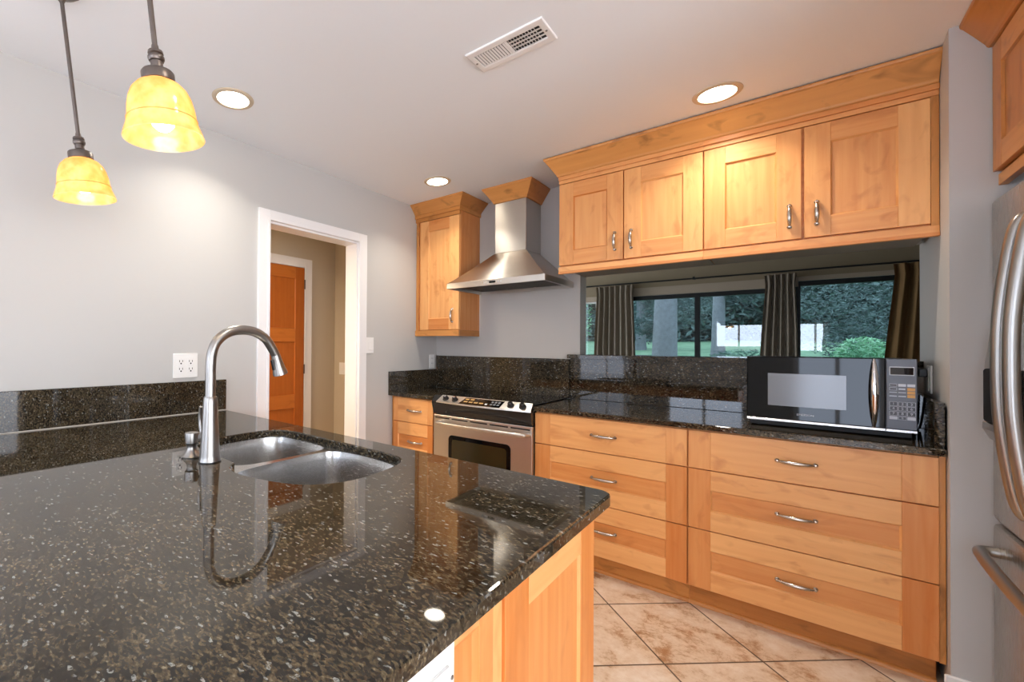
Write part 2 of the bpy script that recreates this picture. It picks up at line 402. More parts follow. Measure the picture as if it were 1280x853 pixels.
# rear (dining) wall with its windows
m = MB()
RW = [(.54, 1.68, 1.33, 2.22), (2.45, 3.3, .1, 2.25)]
xs = -.12
for x0, x1, z0, z1 in RW:
    m.box(xs, x0, -7.4, -7.28, 0, CE, bev=0); m.box(x0, x1, -7.4, -7.28, 0, z0, bev=0); m.box(x0, x1, -7.4, -7.28, z1, CE, bev=0); xs = x1
m.box(xs, 6.2, -7.4, -7.28, 0, CE, bev=0)
struct(m.build('wall_rear', WALLP))
DAY = emitter('daylight_on_shade', (218, 232, 255), REAR_GLOW)
DAYL = emitter('daylight_on_side_shade', (226, 236, 255), SIDE_GLOW)
DAY_FILL = emitter('fill_window_glow', (238, 244, 255), FILL_GLOW)  # for the two added panes that only light the rooms
def lit_window(k, kind, a0, a1, z0, z1, pos, mat):
    r = struct(thing('window_%d' % k, None, None, (0, 0, 0)))
    f = MB(); p = MB()
    def b(mb, u0, u1, w0, w1, d0, d1):
        if kind == 'y': mb.box(u0, u1, pos + d0, pos + d1, w0, w1)
        else: mb.box(pos + d0, pos + d1, u0, u1, w0, w1)
    for u0, u1, w0, w1 in ((a0 - .07, a0, z0 - .07, z1 + .07), (a1, a1 + .07, z0 - .07, z1 + .07), (a0, a1, z0 - .07, z0), (a0, a1, z1, z1 + .07), ((a0 + a1) / 2 - .025, (a0 + a1) / 2 + .025, z0, z1)):
        b(f, u0, u1, w0, w1, .12 if kind == 'y' else .12, .135)
    b(p, a0, a1, z0, z1, .05, .06)
    f.build('frame', TRIMW, r); p.build('pane', mat, r)
for k, (x0, x1, z0, z1) in enumerate(RW): lit_window(k + 5, 'y', x0, x1, z0, z1, -7.4, DAY)
lit_window(7, 'x', -6.3, -3.7, .62, 2.12, -.12, DAYL)
pw = struct(thing('window_8', None, None, (6.19, -4.6, .1)))     # unseen glowing pane added to light the kitchen, built like patio glazing
m = MB()
for y0 in (-7.0, -5.35, -3.7, -2.05): m.box(6.14, 6.195, y0 - .04, y0 + .04, .1, 2.25)
m.box(6.14, 6.195, -6.96, -2.09, .05, .12, g=1); m.box(6.14, 6.195, -6.96, -2.09, 2.18, 2.25, g=1); m.build('frame', TRIMW, pw)
bx('pane', DAY_FILL, pw, 6.17, 6.18, -6.96, -2.09, .12, 2.18, bev=0)
pw = struct(thing('window_9', None, None, (-2.49, 1.9, .9)))     # unseen glowing pane added to brighten the next room, built like a window
bx('frame', TRIMW, pw, -2.499, -2.47, 1.0, 3.0, .8, 2.2); bx('pane', DAY_FILL, pw, -2.469, -2.46, 1.06, 2.94, .86, 2.14, bev=0)

# door casing of the hall opening
m = MB()
m.box(0, .018, -1.823, -1.747, 0, 2.107); m.box(0, .018, -.989, -.909, 0, 2.107); m.box(0, .018, -1.747, -.989, 2.044, 2.107, g=1)
m.box(.018, .024, -1.763, -1.747, 0, 2.06); m.box(.018, .024, -.989, -.973, 0, 2.06); m.box(.018, .024, -1.747, -.989, 2.044, 2.06, g=1)
struct(m.build('trim_1', TRIMW))
m = MB()
m.box(-.122, 0, -1.755, -1.737, 0, 2.05); m.box(-.122, 0, -.999, -.981, 0, 2.05); m.box(-.122, 0, -1.737, -.999, 2.03, 2.05)
struct(m.build('trim_2', TRIMW))
# hall
struct(bx('wall_hall', HALLP, None, -1.22, -1.1, -3.6, -.2, 0, 2.45, bev=0))
struct(bx('wall_hall_end', HALLP, None, -1.1, -.12, -.256, -.2, 0, 2.45, bev=0))
struct(bx('wall_hall_near', HALLP, None, -1.1, -.12, -3.6, -3.5, 0, 2.45, bev=0))
struct(bx('ceiling_hall', CEILP, None, -1.1, -.12, -3.5, -.256, 2.325, 2.45, bev=0))
m = MB(); m.box(-1.1, -1.082, -.655, -.565, 0, 2.105); m.box(-1.1, -1.082, -1.5, -1.41, 0, 2.105); m.box(-1.1, -1.082, -1.41, -.655, 2.02, 2.105, g=1)
m.box(-1.1, -1.074, -.655, -.645, 0, 2.03)
struct(m.build('trim_3', TRIMW))

def frame_door(mb, A0, A1, Z0, Z1, d0, th, swl, swr, rt_, rb_, rec, put, mids=(), panel_grain=2, bead=.0055, tones=((.7, 1.0), (0, .22), (.6, .8))):  # default tones put grain-direction lighting into stile, rail and panel colour
    """shaker frame and panel; put(a,z,d)->xyz; d grows outward, front at d0"""
    def b(a0, a1, z0, z1, da, db, g, tn=1):
        p = put(a0, z0, da); q = put(a1, z1, db)
        mb.box(p[0], q[0], p[1], q[1], p[2], q[2], g=g, tone=R.uniform(*tones[tn]))
    ga = 0 if abs(put(1, 0, 0)[0] - put(0, 0, 0)[0]) > .5 else 1
    b(A0, A0 + swl, Z0, Z1, d0 - th, d0, 2, 0); b(A1 - swr, A1, Z0, Z1, d0 - th, d0, 2, 0)
    zs = [Z0 + rb_]
    b(A0 + swl, A1 - swr, Z0, Z0 + rb_, d0 - th, d0, ga); b(A0 + swl, A1 - swr, Z1 - rt_, Z1, d0 - th, d0, ga)
    cells = []; z = Z0 + rb_
    for m0, m1 in mids:
        b(A0 + swl, A1 - swr, m0, m1, d0 - th, d0, ga); cells.append((z, m0)); z = m1
    cells.append((z, Z1 - rt_))
    for z0, z1 in cells:
        a0, a1 = A0 + swl, A1 - swr
        b(a0, a1, z0, z1, d0 - th + .002, d0 - rec, panel_grain if panel_grain == 2 else ga, 2)
        t = R.random()
        o_ = [put(a0, z0, d0 - .0015), put(a1, z0, d0 - .0015), put(a1, z1, d0 - .0015), put(a0, z1, d0 - .0015)]
        i_ = [put(a0 + bead, z0 + bead, d0 - rec + .0003), put(a1 - bead, z0 + bead, d0 - rec + .0003), put(a1 - bead, z1 - bead, d0 - rec + .0003), put(a0 + bead, z1 - bead, d0 - rec + .0003)]
        for k in range(4):
            mb.poly([o_[k], o_[(k + 1) % 4], i_[(k + 1) % 4], i_[k]], g=ga if k % 2 == 0 else 2, tone=t)
# hall door
d = struct(thing('door_1', None, None, (-1.09, -1.03, 0)))
m = MB(); frame_door(m, -1.405, -.66, .01, 2.015, 0, .036, .11, .10, .11, .2, .012, lambda a, z, dd: (-1.078 + dd, a, z), mids=((.689, .811), (1.31, 1.432)))
m.build('door_slab', DOORWOOD, d)
for z in (.25, 1.05, 1.86):
    bx('hinge', BRONZE, d, -1.082, -1.070, -.664, -.652, z - .045, z + .045)
k = MB(); k.lathe([(.026, 0), (.026, .006), (.012, .01), (.011, .035), (.027, .045), (.03, .058), (.02, .07), (0, .072)], (-1.078, -1.34, .95), axis=(1, 0, 0)); k.build('door_knob', NICKEL, d, True)
# baseboards
struct(bx('baseboard_end', TRIMW, None, 2.775, 2.9, -.690, -.6755, 0, .105, bev=.003))
struct(bx('baseboard_left', TRIMW, None, .0005, .014, -.908, -.66, 0, .105, bev=.003))
struct(bx('baseboard_hall', TRIMW, None, -1.0995, -1.085, -.564, -.257, 0, .105, bev=.003))

# ------------------------------------------------------------------ countertops and splashes
def rect(x0, x1, y0, y1): return [(x0, y0), (x1, y0), (x1, y1), (x0, y1)]
def slab_obj(name, label, cat, outer, holes, z0, z1, ch=.004):
    return tag(MB().slab(outer, holes, z0, z1, ch).build(name, GRANITE), label, cat)
slab_obj('countertop', 'dark speckled granite countertop of the short run between range and doorway wall', 'countertop', rect(.021, .438, -.642, -.0305), [], .887, .914)
slab_obj('countertop', 'long dark speckled granite countertop under the black microwave oven', 'countertop', [(1.197, -.642), (2.795, -.642), (2.795, -.6755), (2.80, -.6755)][:0] + [(1.197, -.642), (2.789, -.642), (2.819, -.0165), (1.197, -.0165)], [], .887, .914)
tag(bx('backsplash', GRANITE, None, .021, 1.190, -.03, -.0005, .9145, 1.195, bev=.002), 'tall dark granite backsplash behind the cooktop, up to the hood wall', 'backsplash')
tag(bx('backsplash', GRANITE, None, 1.1905, 2.79, -.016, -.0005, .9145, 1.1995, bev=.002), 'dark granite backsplash below the pass-through ledge, behind the microwave', 'backsplash')
tag(bx('backsplash', GRANITE, None, .0005, .0205, -.645, -.0005, .887, 1.075, bev=.002), 'short granite side splash on the doorway wall, left of the range', 'backsplash')
m = MB(); q = [(2.762, -.632), (2.7865, -.632), (2.8165, -.017), (2.792, -.017)]
m.loft([[(x, y, .9145) for x, y in q], [(x, y, 1.084) for x, y in q]], True, True, True)
tag(m.build('backsplash', GRANITE, recalc=True), 'short granite side splash at the end wall, beside the microwave', 'backsplash')
slab_obj('pass_through_ledge', 'dark granite ledge capping the low wall of the pass-through to the next room', 'ledge', [(1.184, -.056), (2.81, -.056), (2.815, -.001), (2.83, -.001), (2.83, .30), (1.2555, .30), (1.2555, -.001), (1.184, -.001)], [], 1.2003, 1.2285, .004)

# ------------------------------------------------------------------ cabinet helpers
def putS(y): return lambda a, z, d: (a, y - d, z)
def handle_h(parent, x, z, y, L=.137):
    """arched pull on a front facing -y"""
    m = MB(); h = L / 2
    pts = []
    rad = []
    for i in range(17):
        t = i / 16; u = 2 * t - 1
        pts.append((x + u * (h - .008), y - .010 - .017 * (1 - abs(u) ** 2.6), z)); rad.append(.0050 + .0042 * (1 - u * u))
    m.tube(pts, rad, 12)
    for sx in (-1, 1):
        m.lathe([(.0085, 0), (.009, .003), (.006, .006), (.0055, .011), (.0068, .014), (.004, .017), (0, .0175)], (x + sx * (h - .007), y, z), 14, (0, -1, 0))
    return m.build('handle', PEWTER, parent, True)
def handle_v(parent, x, z, y, L=.112):
    m = MB(); h = L / 2; pts = []; rad = []
    for i in range(17):
        t = i / 16; u = 2 * t - 1
        pts.append((x, y - .010 - .017 * (1 - abs(u) ** 2.6), z + u * (h - .008))); rad.append(.0050 + .0042 * (1 - u * u))
    m.tube(pts, rad, 12)
    for s_ in (-1, 1):
        m.lathe([(.0085, 0), (.009, .003), (.006, .006), (.0055, .011), (.0068, .014), (.004, .017), (0, .0175)], (x, y, z + s_ * (h - .007)), 14, (0, -1, 0))
    return m.build('handle', PEWTER, parent, True)

ZR = [(.692, .876, 'slab'), (.399, .687, 'inset'), (.110, .3945, 'inset')]
def drawer_base(label, x0, x1, fx0, fx1, swl, swr, hx, filler=None, toe=None, hz=(.784, .543, .252)):
    c = thing('base_cabinet', label, 'cabinet', ((x0 + x1) / 2, -.3, 0), 'maple drawer base cabinets')
    m = MB()
    m.box(x0, x1, -.592, -.04, .10, .8865, g=2); m.build('cabinet_body', MAPLE, c)
    for (z0, z1, kind), h in zip(ZR, hz):
        m = MB()
        if kind == 'slab':
            m.box(fx0, fx0 + swl, -.612, -.5925, z0, z1, g=2, tone=.45); m.box(fx0 + swl, fx1 - swr, -.612, -.5925, z0, z1, g=0, tone=.2); m.box(fx1 - swr, fx1, -.612, -.5925, z0, z1, g=2, tone=.35)
        else:
            frame_door(m, fx0, fx1, z0, z1, 0, .0195, swl, swr, .093, .094, .010, putS(-.612), panel_grain=0)
        f = m.build('drawer', MAPLE, c)
        handle_h(f, hx, h, -.612 if kind == 'slab' else -.6022)
    if filler: bx('filler_strip', MAPLE_DARK, c, filler[0], filler[1], -.598, -.5925, .10, .8865)
    m = MB(); m.box(x0, x1, -.552, -.535, 0, .0995, g=0); m.build('toe_kick', MAPLE_DARK, c)
    m = MB(); n = 6
    ring = lambda x: [(x, -.552, .0)] + [(x, -.552 - .016 * math.cos(a), .018 * math.sin(a)) for a in [i * math.pi / 2 / n for i in range(n + 1)]]
    m.loft([ring(x0), ring(x1)], True, True, True, g=0); m.build('shoe_molding', MAPLE_DARK, c, recalc=True)
    return c
drawer_base('narrow maple drawer cabinet in the corner between the range and doorway wall', .03, .437, .031, .417, .045, .05, .243, filler=(.005, .0295))
drawer_base('maple three-drawer base cabinet right beside the stainless range', 1.1965, 1.9835, 1.197, 1.981, .094, .09, 1.59)
drawer_base('wide maple three-drawer base cabinet under the microwave, against the end wall', 1.984, 2.776, 1.987, 2.775, .089, .092, 2.379, filler=(2.7765, 2.7938))

# upper cabinets over the pass-through
def crown(mb, x0, x1, yb, yf, z0, prof, left=True, right=True, mat_g=0):
    rings = []
    for o_, z in prof:
        r = []
        if left: r += [(x0 - o_, yb, z0 + z), (x0 - o_, yf - o_, z0 + z)]
        else: r += [(x0, yf - o_, z0 + z)]
        if right: r += [(x1 + o_, yf - o_, z0 + z), (x1 + o_, yb, z0 + z)]
        else: r += [(x1, yf - o_, z0 + z)]
        rings.append(r)
    ncol = len(rings[0]) - 1; tones = [R.random() for _ in range(ncol)]
    for j in range(ncol):
        a = rings[0][j]; b = rings[0][j + 1]; g = 0 if abs(a[0] - b[0]) > abs(a[1] - b[1]) else 1
        off = (R.random() * 9, R.random() * 9)
        for i in range(len(rings) - 1):
            mb.poly([rings[i][j], rings[i][j + 1], rings[i + 1][j + 1], rings[i + 1][j]], g=g, tone=tones[j], off=off)
    # close the top and back so that the moulding is solid
    top = rings[-1]; base = rings[0]
    for j in range(ncol):
        mb.poly([top[j], top[j + 1], base[j + 1], base[j]], g=0, tone=.5)
CROWN = [(0, 0), (.006, .001), (.010, .006), (.013, .014), (.040, .058), (.062, .092), (.068, .098), (.070, .104), (.070, .112)]
def crown_scaled(w, h): return [(a * w / .07, b * h / .112) for a, b in CROWN]

YU = -.479
def upper_unit(label, x0, x1, doors, hs, filler=None):
    c = thing('wall_cabinet', label, 'cabinet', ((x0 + x1) / 2, -.2, 1.737), 'maple cabinets over the pass-through')
    m = MB()
    m.box(x0, x1, YU + .0205, -.001, 1.781, 2.345, g=0); m.build('cabinet_body', MAPLE, c)
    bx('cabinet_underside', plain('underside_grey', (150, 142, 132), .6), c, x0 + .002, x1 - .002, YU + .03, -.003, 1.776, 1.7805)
    for (a, b), (hx) in zip(doors, hs):
        m = MB(); frame_door(m, a, b, 1.790, 2.297, 0, .0195, .086, .086, .086, .088, .010, putS(YU), tones=((.05, .6), (.25, .6), (.3, .5))); f = m.build('door', MAPLE, c)
        handle_v(f, hx, 1.897, YU)
    m = MB(); m.box(x0, x1, YU - .004, YU + .018, 1.737, 1.7805, g=0); m.box(x0, x1, YU - .008, YU - .004, 1.737, 1.752, g=0); m.build('light_rail', MAPLE, c)
    m = MB(); m.box(x0, x1, YU - .002, YU + .0195, 2.301, 2.345, g=0); m.box(x0, x1, YU - .012, YU - .002, 2.322, 2.345, g=0); m.build('top_rail', MAPLE, c)
    if filler: bx('filler_strip', MAPLE_DARK, c, filler[0], filler[1], YU, YU + .02, 1.781, 2.30)
    return c
upper_unit('double-door maple wall cabinet over the pass-through, beside the range hood', 1.2875, 2.0305, [(1.289, 1.6535), (1.659, 2.028)], [1.611, 1.696])
upper_unit('double-door maple wall cabinet over the pass-through, against the end wall', 2.031, 2.7995, [(2.0335, 2.3985), (2.408, 2.777)], [2.358, 2.449], filler=(2.778, 2.7995))
m = MB(); crown(m, 1.2875, 2.7975, -.001, YU - .003, 2.3455, crown_scaled(.072, .113), True, False)
tag(m.build('crown_molding', MAPLE_DARK), 'long maple crown molding topping the cabinets over the pass-through', 'molding')

# corner wall cabinet beside the hood
c = thing('wall_cabinet', 'tall single-door maple wall cabinet in the corner, left of the range hood', 'cabinet', (.22, -.15, 1.362), None)
m = MB(); m.box(.0275, .440, -.2895, -.001, 1.41, 2.385, g=2); m.build('cabinet_body', MAPLE, c)
bx('filler_strip', MAPLE_DARK, c, .0015, .0270, -.300, -.2815, 1.41, 2.34)
m = MB(); frame_door(m, .052, .438, 1.414, 2.32, 0, .0195, .088, .095, .088, .09, .010, putS(-.31), tones=((.15, .35), (.75, .9), (.15, .3))); f = m.build('door', MAPLE, c)
handle_v(f, .378, 1.525, -.31, .115)
m = MB(); m.box(.0015, .441, -.311, -.295, 1.362, 1.4095, g=0); m.box(.424, .441, -.2945, -.001, 1.362, 1.4095, g=1); m.build('light_rail', MAPLE_DARK, c)
m = MB(); m.box(.0015, .4405, -.311, -.290, 2.324, 2.385, g=0); m.box(.0015, .452, -.323, -.311, 2.355, 2.385, g=0); m.box(.4405, .452, -.311, -.001, 2.355, 2.385, g=1); m.build('top_rail', MAPLE_DARK, c)
m = MB(); crown(m, .0015, .444, -.001, -.315, 2.3855, crown_scaled(.072, .0775), False, True); m.build('crown_molding', MAPLE_DARK, c)

# ------------------------------------------------------------------ range hood
h = thing('range_hood', 'stainless chimney range hood with wooden crown, over the range', 'range hood', (.83, -.25, 1.706))
X0, X1, YF = .455, 1.207, -.50
m = MB()  # rim: hollow tray
for a in ((X0, X1, YF, YF + .012, 1.708, 1.750), (X0, X0 + .012, YF + .012, -.001, 1.708, 1.750), (X1 - .012, X1, YF + .012, -.001, 1.708, 1.750), (X0 + .012, X1 - .012, -.013, -.001, 1.708, 1.75)):
    m.box(*a, g=0)
m.build('rim', STEEL, h)
m = MB(); m.box(X0 + .0125, X1 - .0125, YF + .0125, -.0135, 1.738, 1.749); m.build('underside_plate', plain('hood_dark', (60, 56, 52), .5, .6), h)
for k in range(3):
    a = X0 + .04 + k * .228; m = MB(); m.box(a, a + .216, YF + .06, -.05, 1.728, 1.7375)
    for j in range(12): m.box(a + .008 + j * .0172, a + .016 + j * .0172, YF + .07, -.06, 1.7255, 1.7279, bev=0)
    m.build('filter', plain('filter_mesh', (92, 88, 82), .45, .8), h)
rings = []
for i in range(9):
    t = i / 8; k_ = t ** .94
    a0 = X0 + .004 + (.714 - X0 - .004) * k_; a1 = X1 - .004 + (.966 - X1 + .004) * k_; yf = YF + .004 + (-.252 - YF - .004) * k_; z = 1.7502 + (1.977 - 1.7502) * t
    rings.append([(a0, -.001, z), (a0, yf, z), (a1, yf, z), (a1, -.001, z)])
m = MB(); m.loft(rings, True, True, True, g=0); o = m.build('canopy', STEEL_HOOD, h, recalc=True)
m = MB(); m.box(.716, .964, -.25, -.001, 1.9775, 2.378, bev=.003); m.build('chimney', STEEL_HOOD, h)
m = MB(); crown(m, .716, .964, -.001, -.251, 2.352, crown_scaled(.072, .111), True, True); m.build('crown_molding', MAPLE_DARK, h)
m = MB()
for k in range(7): m.lathe([(.0055, 0), (.0055, .003), (0, .0032)], (.77 + .022 * k, YF, 1.729), 12, (0, -1, 0))
m.build('button_row', CHROME, h, True)
bx('display', BLACKGL, h, .812, .860, YF - .0042, YF - .0034, 1.722, 1.736)

# ------------------------------------------------------------------ range
r = thing('range', 'stainless slide-in range with black glass cooktop and four knobs', 'stove', (.82, -.32, 0))
bx('body', plain('range_side', (30, 30, 32), .45), r, .445, 1.190, -.60, -.035, .02, .900, bev=.003)
bx('cooktop', BLACKGL, r, .4405, 1.1945, -.622, -.033, .9145, .922, bev=.003)
CT = plain('burner_print', (44, 44, 46), .12)
for bxx, byy, br in ((.62, -.20, .08), (.62, -.46, .105), (1.01, -.20, .105), (1.01, -.46, .08)):
    m = MB(); n = 40
    m.loft([[(bxx + q_ * math.cos(2 * math.pi * k / n), byy + q_ * math.sin(2 * math.pi * k / n), .9222) for k in range(n)] for q_ in (br - .003, br)], True); m.build('burner_ring', CT, r)
NB = 16
def bowed(x0, x1, y, bow, z): return [(x0 + (x1 - x0) * k / NB, y - bow * (1 - (2 * k / NB - 1) ** 2), z) for k in range(NB + 1)]
m = MB()
fr, bk = bowed(.492, 1.198, -.676, .028, .887), bowed(.512, 1.186, -.623, .0, .930)
lip, und = bowed(.492, 1.198, -.677, .028, .880), bowed(.50, 1.19, -.615, 0, .880)
m.loft([und, lip, fr, bk, und], False); m.build('control_panel', STEEL, r, recalc=True)
m = MB(); ap0, ap1, ap2 = bowed(.446, 1.1925, -.668, .026, .8795), bowed(.446, 1.1925, -.655, .016, .835), bowed(.446, 1.1925, -.642, 0, .795)
b0, b1 = bowed(.446, 1.1925, -.60, 0, .8795), bowed(.446, 1.1925, -.60, 0, .795)
m.loft([b0, ap0, ap1, ap2, b1], False); m.poly([q_[0] for q_ in (b0, ap0, ap1, ap2, b1)]); m.poly([q_[-1] for q_ in (b0, ap0, ap1, ap2, b1)]); m.build('apron', plain('apron_black', (16, 17, 19), .25), r, True, True)
for s_, xa, xb in ((0, .4455, .511), (1, 1.187, 1.1935)):
    m = MB(); m.loft([[(xa, -.665, .880), (xb, -.675, .880), (xb, -.675, .888), (xa, -.665, .888)], [(xa, -.6225, .880), (xb + (.02 if s_ == 0 else 0) * 0, -.6225, .880), (xb, -.6225, .930), (xa, -.6225, .926)]], True, True, True); m.build('end_cap', PLASTB, r, recalc=True)
def on_panel(x, t):  # point on the sloped panel, t 0 front .. 1 back
    k = 2 * (x - .492) / .706 - 1; y0 = -.676 - .028 * (1 - k * k)
    return Vector((x, y0 + (-.623 - y0) * t, .887 + .043 * t))
for kx in (.563, .642, 1.058, 1.136):
    p_ = on_panel(kx, .48); nn = Vector((0, -.043, .053 + .02)).normalized()
    m = MB(); m.lathe([(.023, .0005), (.023, .004), (.018, .007), (.016, .022), (.014, .025), (0, .0255)], p_, 24, nn); kn = m.build('knob', PLASTB, r, True)
    m = MB(); m.lathe([(.010, .0256), (.010, .0268), (0, .027)], p_, 16, nn); m.build('knob_cap', CHROME, kn, True)
m = MB(); a, b, c_, d_ = on_panel(.688, .06), on_panel(.995, .06), on_panel(1.005, .9), on_panel(.715, .9); up_ = Vector((0, -.0012, .0012))
xs_ = [i / 10 for i in range(11)]
bot = [on_panel(.688 + .307 * t, .08) + up_ for t in xs_]; tp_ = [on_panel(.715 + .290 * t, .9) + up_ for t in xs_]
m.loft([bot, tp_], False); ds = m.build('display', BLACKGL, r)
ORG = plain('touch_marking', (190, 150, 90), .4)
for i, (tx, tt, w_, h_) in enumerate(((.72, .3, .03, .008), (.76, .3, .03, .008), (.72, .62, .03, .008), (.76, .62, .03, .008), (.80, .3, .03, .008), (.84, .3, .03, .008), (.885, .25, .016, .010), (.80, .62, .07, .010))):
    q_ = [on_panel(tx, tt), on_panel(tx + w_, tt), on_panel(tx + w_, tt + .16), on_panel(tx, tt + .16)]
    m = MB(); m.poly([p_ + up_ * 1.8 for p_ in q_]); m.build('touch_key', ORG if i < 6 else CT if i == 7 else PLASTW, ds)
for i in range(3):
    for j in range(2):
        q_ = [on_panel(.92 + i * .024, .28 + j * .28), on_panel(.936 + i * .024, .28 + j * .28), on_panel(.936 + i * .024, .45 + j * .28), on_panel(.92 + i * .024, .45 + j * .28)]
        m = MB(); m.poly([p_ + up_ * 1.8 for p_ in q_]); m.build('touch_key', plain('touch_grey', (120, 122, 126), .4), ds)
# oven door
dr = bx('oven_door', STEEL, r, .447, 1.192, -.642, -.603, .19, .788, bev=.004)
for a0, a1 in ((.462, .582), (.602, .732), (.751, .882), (.900, 1.031), (1.049, 1.178)): bx('vent_slot', PLASTB, dr, a0, a1, -.6432, -.6415, .763, .772, bev=.0004)
def rrect(x0, x1, z0, z1, rr, n=6):
    o_ = []
    for cx_, cz_, a0 in ((x1 - rr, z1 - rr, 0), (x0 + rr, z1 - rr, 90), (x0 + rr, z0 + rr, 180), (x1 - rr, z0 + rr, 270)):
        for k in range(n + 1): a_ = math.radians(a0 + 90 * k / n); o_.append((cx_ + rr * math.cos(a_), cz_ + rr * math.sin(a_)))
    return o_
m = MB(); p_ = rrect(.578, 1.050, .34, .655, .03); m.loft([[(x, -.6415, z) for x, z in p_], [(x, -.6445, z) for x, z in p_]], True, False, True); m.build('oven_window', BLACKGL, dr, recalc=True)
m = MB(); p_ = rrect(.606, 1.022, .37, .627, .02); m.loft([[(x, -.6446, z) for x, z in p_], [(x, -.6450, z) for x, z in p_]], True, False, True); m.build('oven_window_screen', plain('oven_tint', (46, 40, 22), .06), dr, recalc=True)
hp = spline([(.503, -.643, .735), (.506, -.672, .738), (.53, -.69, .739), (.66, -.698, .739), (.83, -.702, .739), (1.0, -.698, .739), (1.145, -.69, .739), (1.168, -.672, .738), (1.171, -.643, .735)], 6)
m = MB(); m.tube([(a_[0], a_[1] - (.012 if a_[1] < -.66 else 0), a_[2]) for a_ in hp], .014, 14, flat=.85); m.build('oven_handle', STEEL, dr, True)
bx('storage_drawer', STEEL, r, .447, 1.192, -.640, -.603, .055, .185, bev=.004)
bx('kick_plate', PLASTB, r, .455, 1.184, -.58, -.57, 0, .05)

# ------------------------------------------------------------------ peninsula
XE = 2.0305; XC = 1.995; YP = -2.023; YN = -3.40
hole = spline([(.80, -2.127), (1.0, -2.124), (1.20, -2.126), (1.34, -2.130), (1.42, -2.152), (1.455, -2.205), (1.472, -2.30), (1.475, -2.40), (1.452, -2.48), (1.40, -2.54), (1.31, -2.578), (1.20, -2.600), (1.14, -2.593), (1.108, -2.574), (1.085, -2.553), (1.04, -2.545), (.90, -2.543), (.79, -2.530), (.722, -2.485), (.695, -2.39), (.692, -2.24), (.725, -2.155)], 5, True)
hole = [(p_.x, p_.y) for p_ in [Vector((a_[0], a_[1], 0)) for a_ in hole]]
def rounded(x1, y1, rr): return [(x1 - rr + rr * math.cos(a_), y1 - rr + rr * math.sin(a_)) for a_ in [math.radians(90 - 90 * k / 8) for k in range(9)]]
outer = [(.0005, YN), (.0005, YP)] + rounded(XE, YP, .035) + [(XE, YN)]
def orient(p): return p
tag(MB().slab(outer, [hole], .8865, .914, .005).build('countertop', GRANITE), 'broad dark granite peninsula countertop with the sink cut into it', 'countertop')
tag(bx('backsplash', GRANITE, None, .0005, .0205, YN, YP + .001, .9145, 1.085, bev=.002), 'long granite splash on the white wall along the peninsula counter', 'backsplash')
tag(bx('caulk_line', CAULK, None, .0205, .0235, YN, YP, .9142, .918, bev=.0005), 'thin pale caulk bead along the foot of the peninsula splash', 'caulk')
pc = thing('base_cabinet', 'maple peninsula base cabinet with panelled end and white outlet', 'cabinet', (1.0, -2.5, 0))
putE = lambda a, z, d: (XC + d, a, z)
m = MB()   # carcass: thin panels so the sink bowls hang free inside
m.box(.02, 1.965, -2.080, -2.062, .10, .886, g=2); m.box(.02, 1.965, -3.02, -3.0, .0, .886, g=2); m.box(1.955, 1.9735, -3.0, -2.0801, 0, .886, g=2); m.box(.02, 1.955, -2.9999, -2.0801, .10, .12, g=0)
m.build('cabinet_body', MAPLE, pc)
m = MB(); frame_door(m, -2.535, -2.0625, .0, .886, 0, .020, .095, .094, .097, .12, .008, putE); m.build('end_panel', MAPLE, pc)
m = MB(); m.box(1.9745, 1.989, -2.5775, -2.5355, 0, .886, g=2); m.build('filler_strip', MAPLE, pc)
m = MB(); frame_door(m, -3.02, -2.578, .0, .886, 0, .020, .045, .045, .052, .12, .008, putE, bead=.012)
frame_door(m, -2.975, -2.623, .12, .834, -.0081, .010, .010, .052, .038, .04, .006, putE, bead=.01); m.build('end_panel', MAPLE, pc)
m = MB(); m.box(.02, 1.96, -2.14, -2.122, 0, .0995, g=0); m.build('toe_kick', MAPLE_DARK, pc)
m = MB()
for k in range(4):
    a = .03 + k * .484
    m = MB(); frame_door(m, a, a + .478, .11, .876, 0, .018, .085, .085, .085, .09, .0075, lambda aa, z, d: (aa, -2.0435 + d, z)); f = m.build('door', MAPLE, pc)
# outlet plate on the peninsula end
ot = thing('outlet', 'white outlet plate on the maple peninsula end, just below the granite edge', 'outlet', (XC, -2.77, .75))
m = MB(); m.box(XC + .0006, XC + .007, -2.838, -2.705, .735, .872, bev=.002); m.build('cover_plate', PLASTW, ot)
m = MB(); m.box(XC + .0071, XC + .0095, -2.8, -2.708 - .015, .760, .828, bev=.0015); m.build('receptacle', PLASTW, ot)
m = MB(); m.box(XC + .0096, XC + .0125, -2.794, -2.712 - .012, .8225, .8275, bev=.001); m.build('plate_ridge', PLASTW, ot)
for yy in (-2.740, -2.775):
    bx('slot', SLOT, ot, XC + .0093, XC + .0099, yy - .008, yy - .005, .800, .810, bev=0); bx('slot', SLOT, ot, XC + .0093, XC + .0099, yy + .004, yy + .0065, .800, .810, bev=0)
    MB().lathe([(.0028, 0), (.0028, .0006), (0, .0007)], (XC + .0093, yy, .791), 10, (1, 0, 0)).build('ground_hole', SLOT, ot)
m = MB(); m.lathe([(.0035, 0), (.003, .0012), (0, .0015)], (XC + .007, -2.712, .803), 12, (1, 0, 0)); m.build('plate_screw', NICKEL, ot)

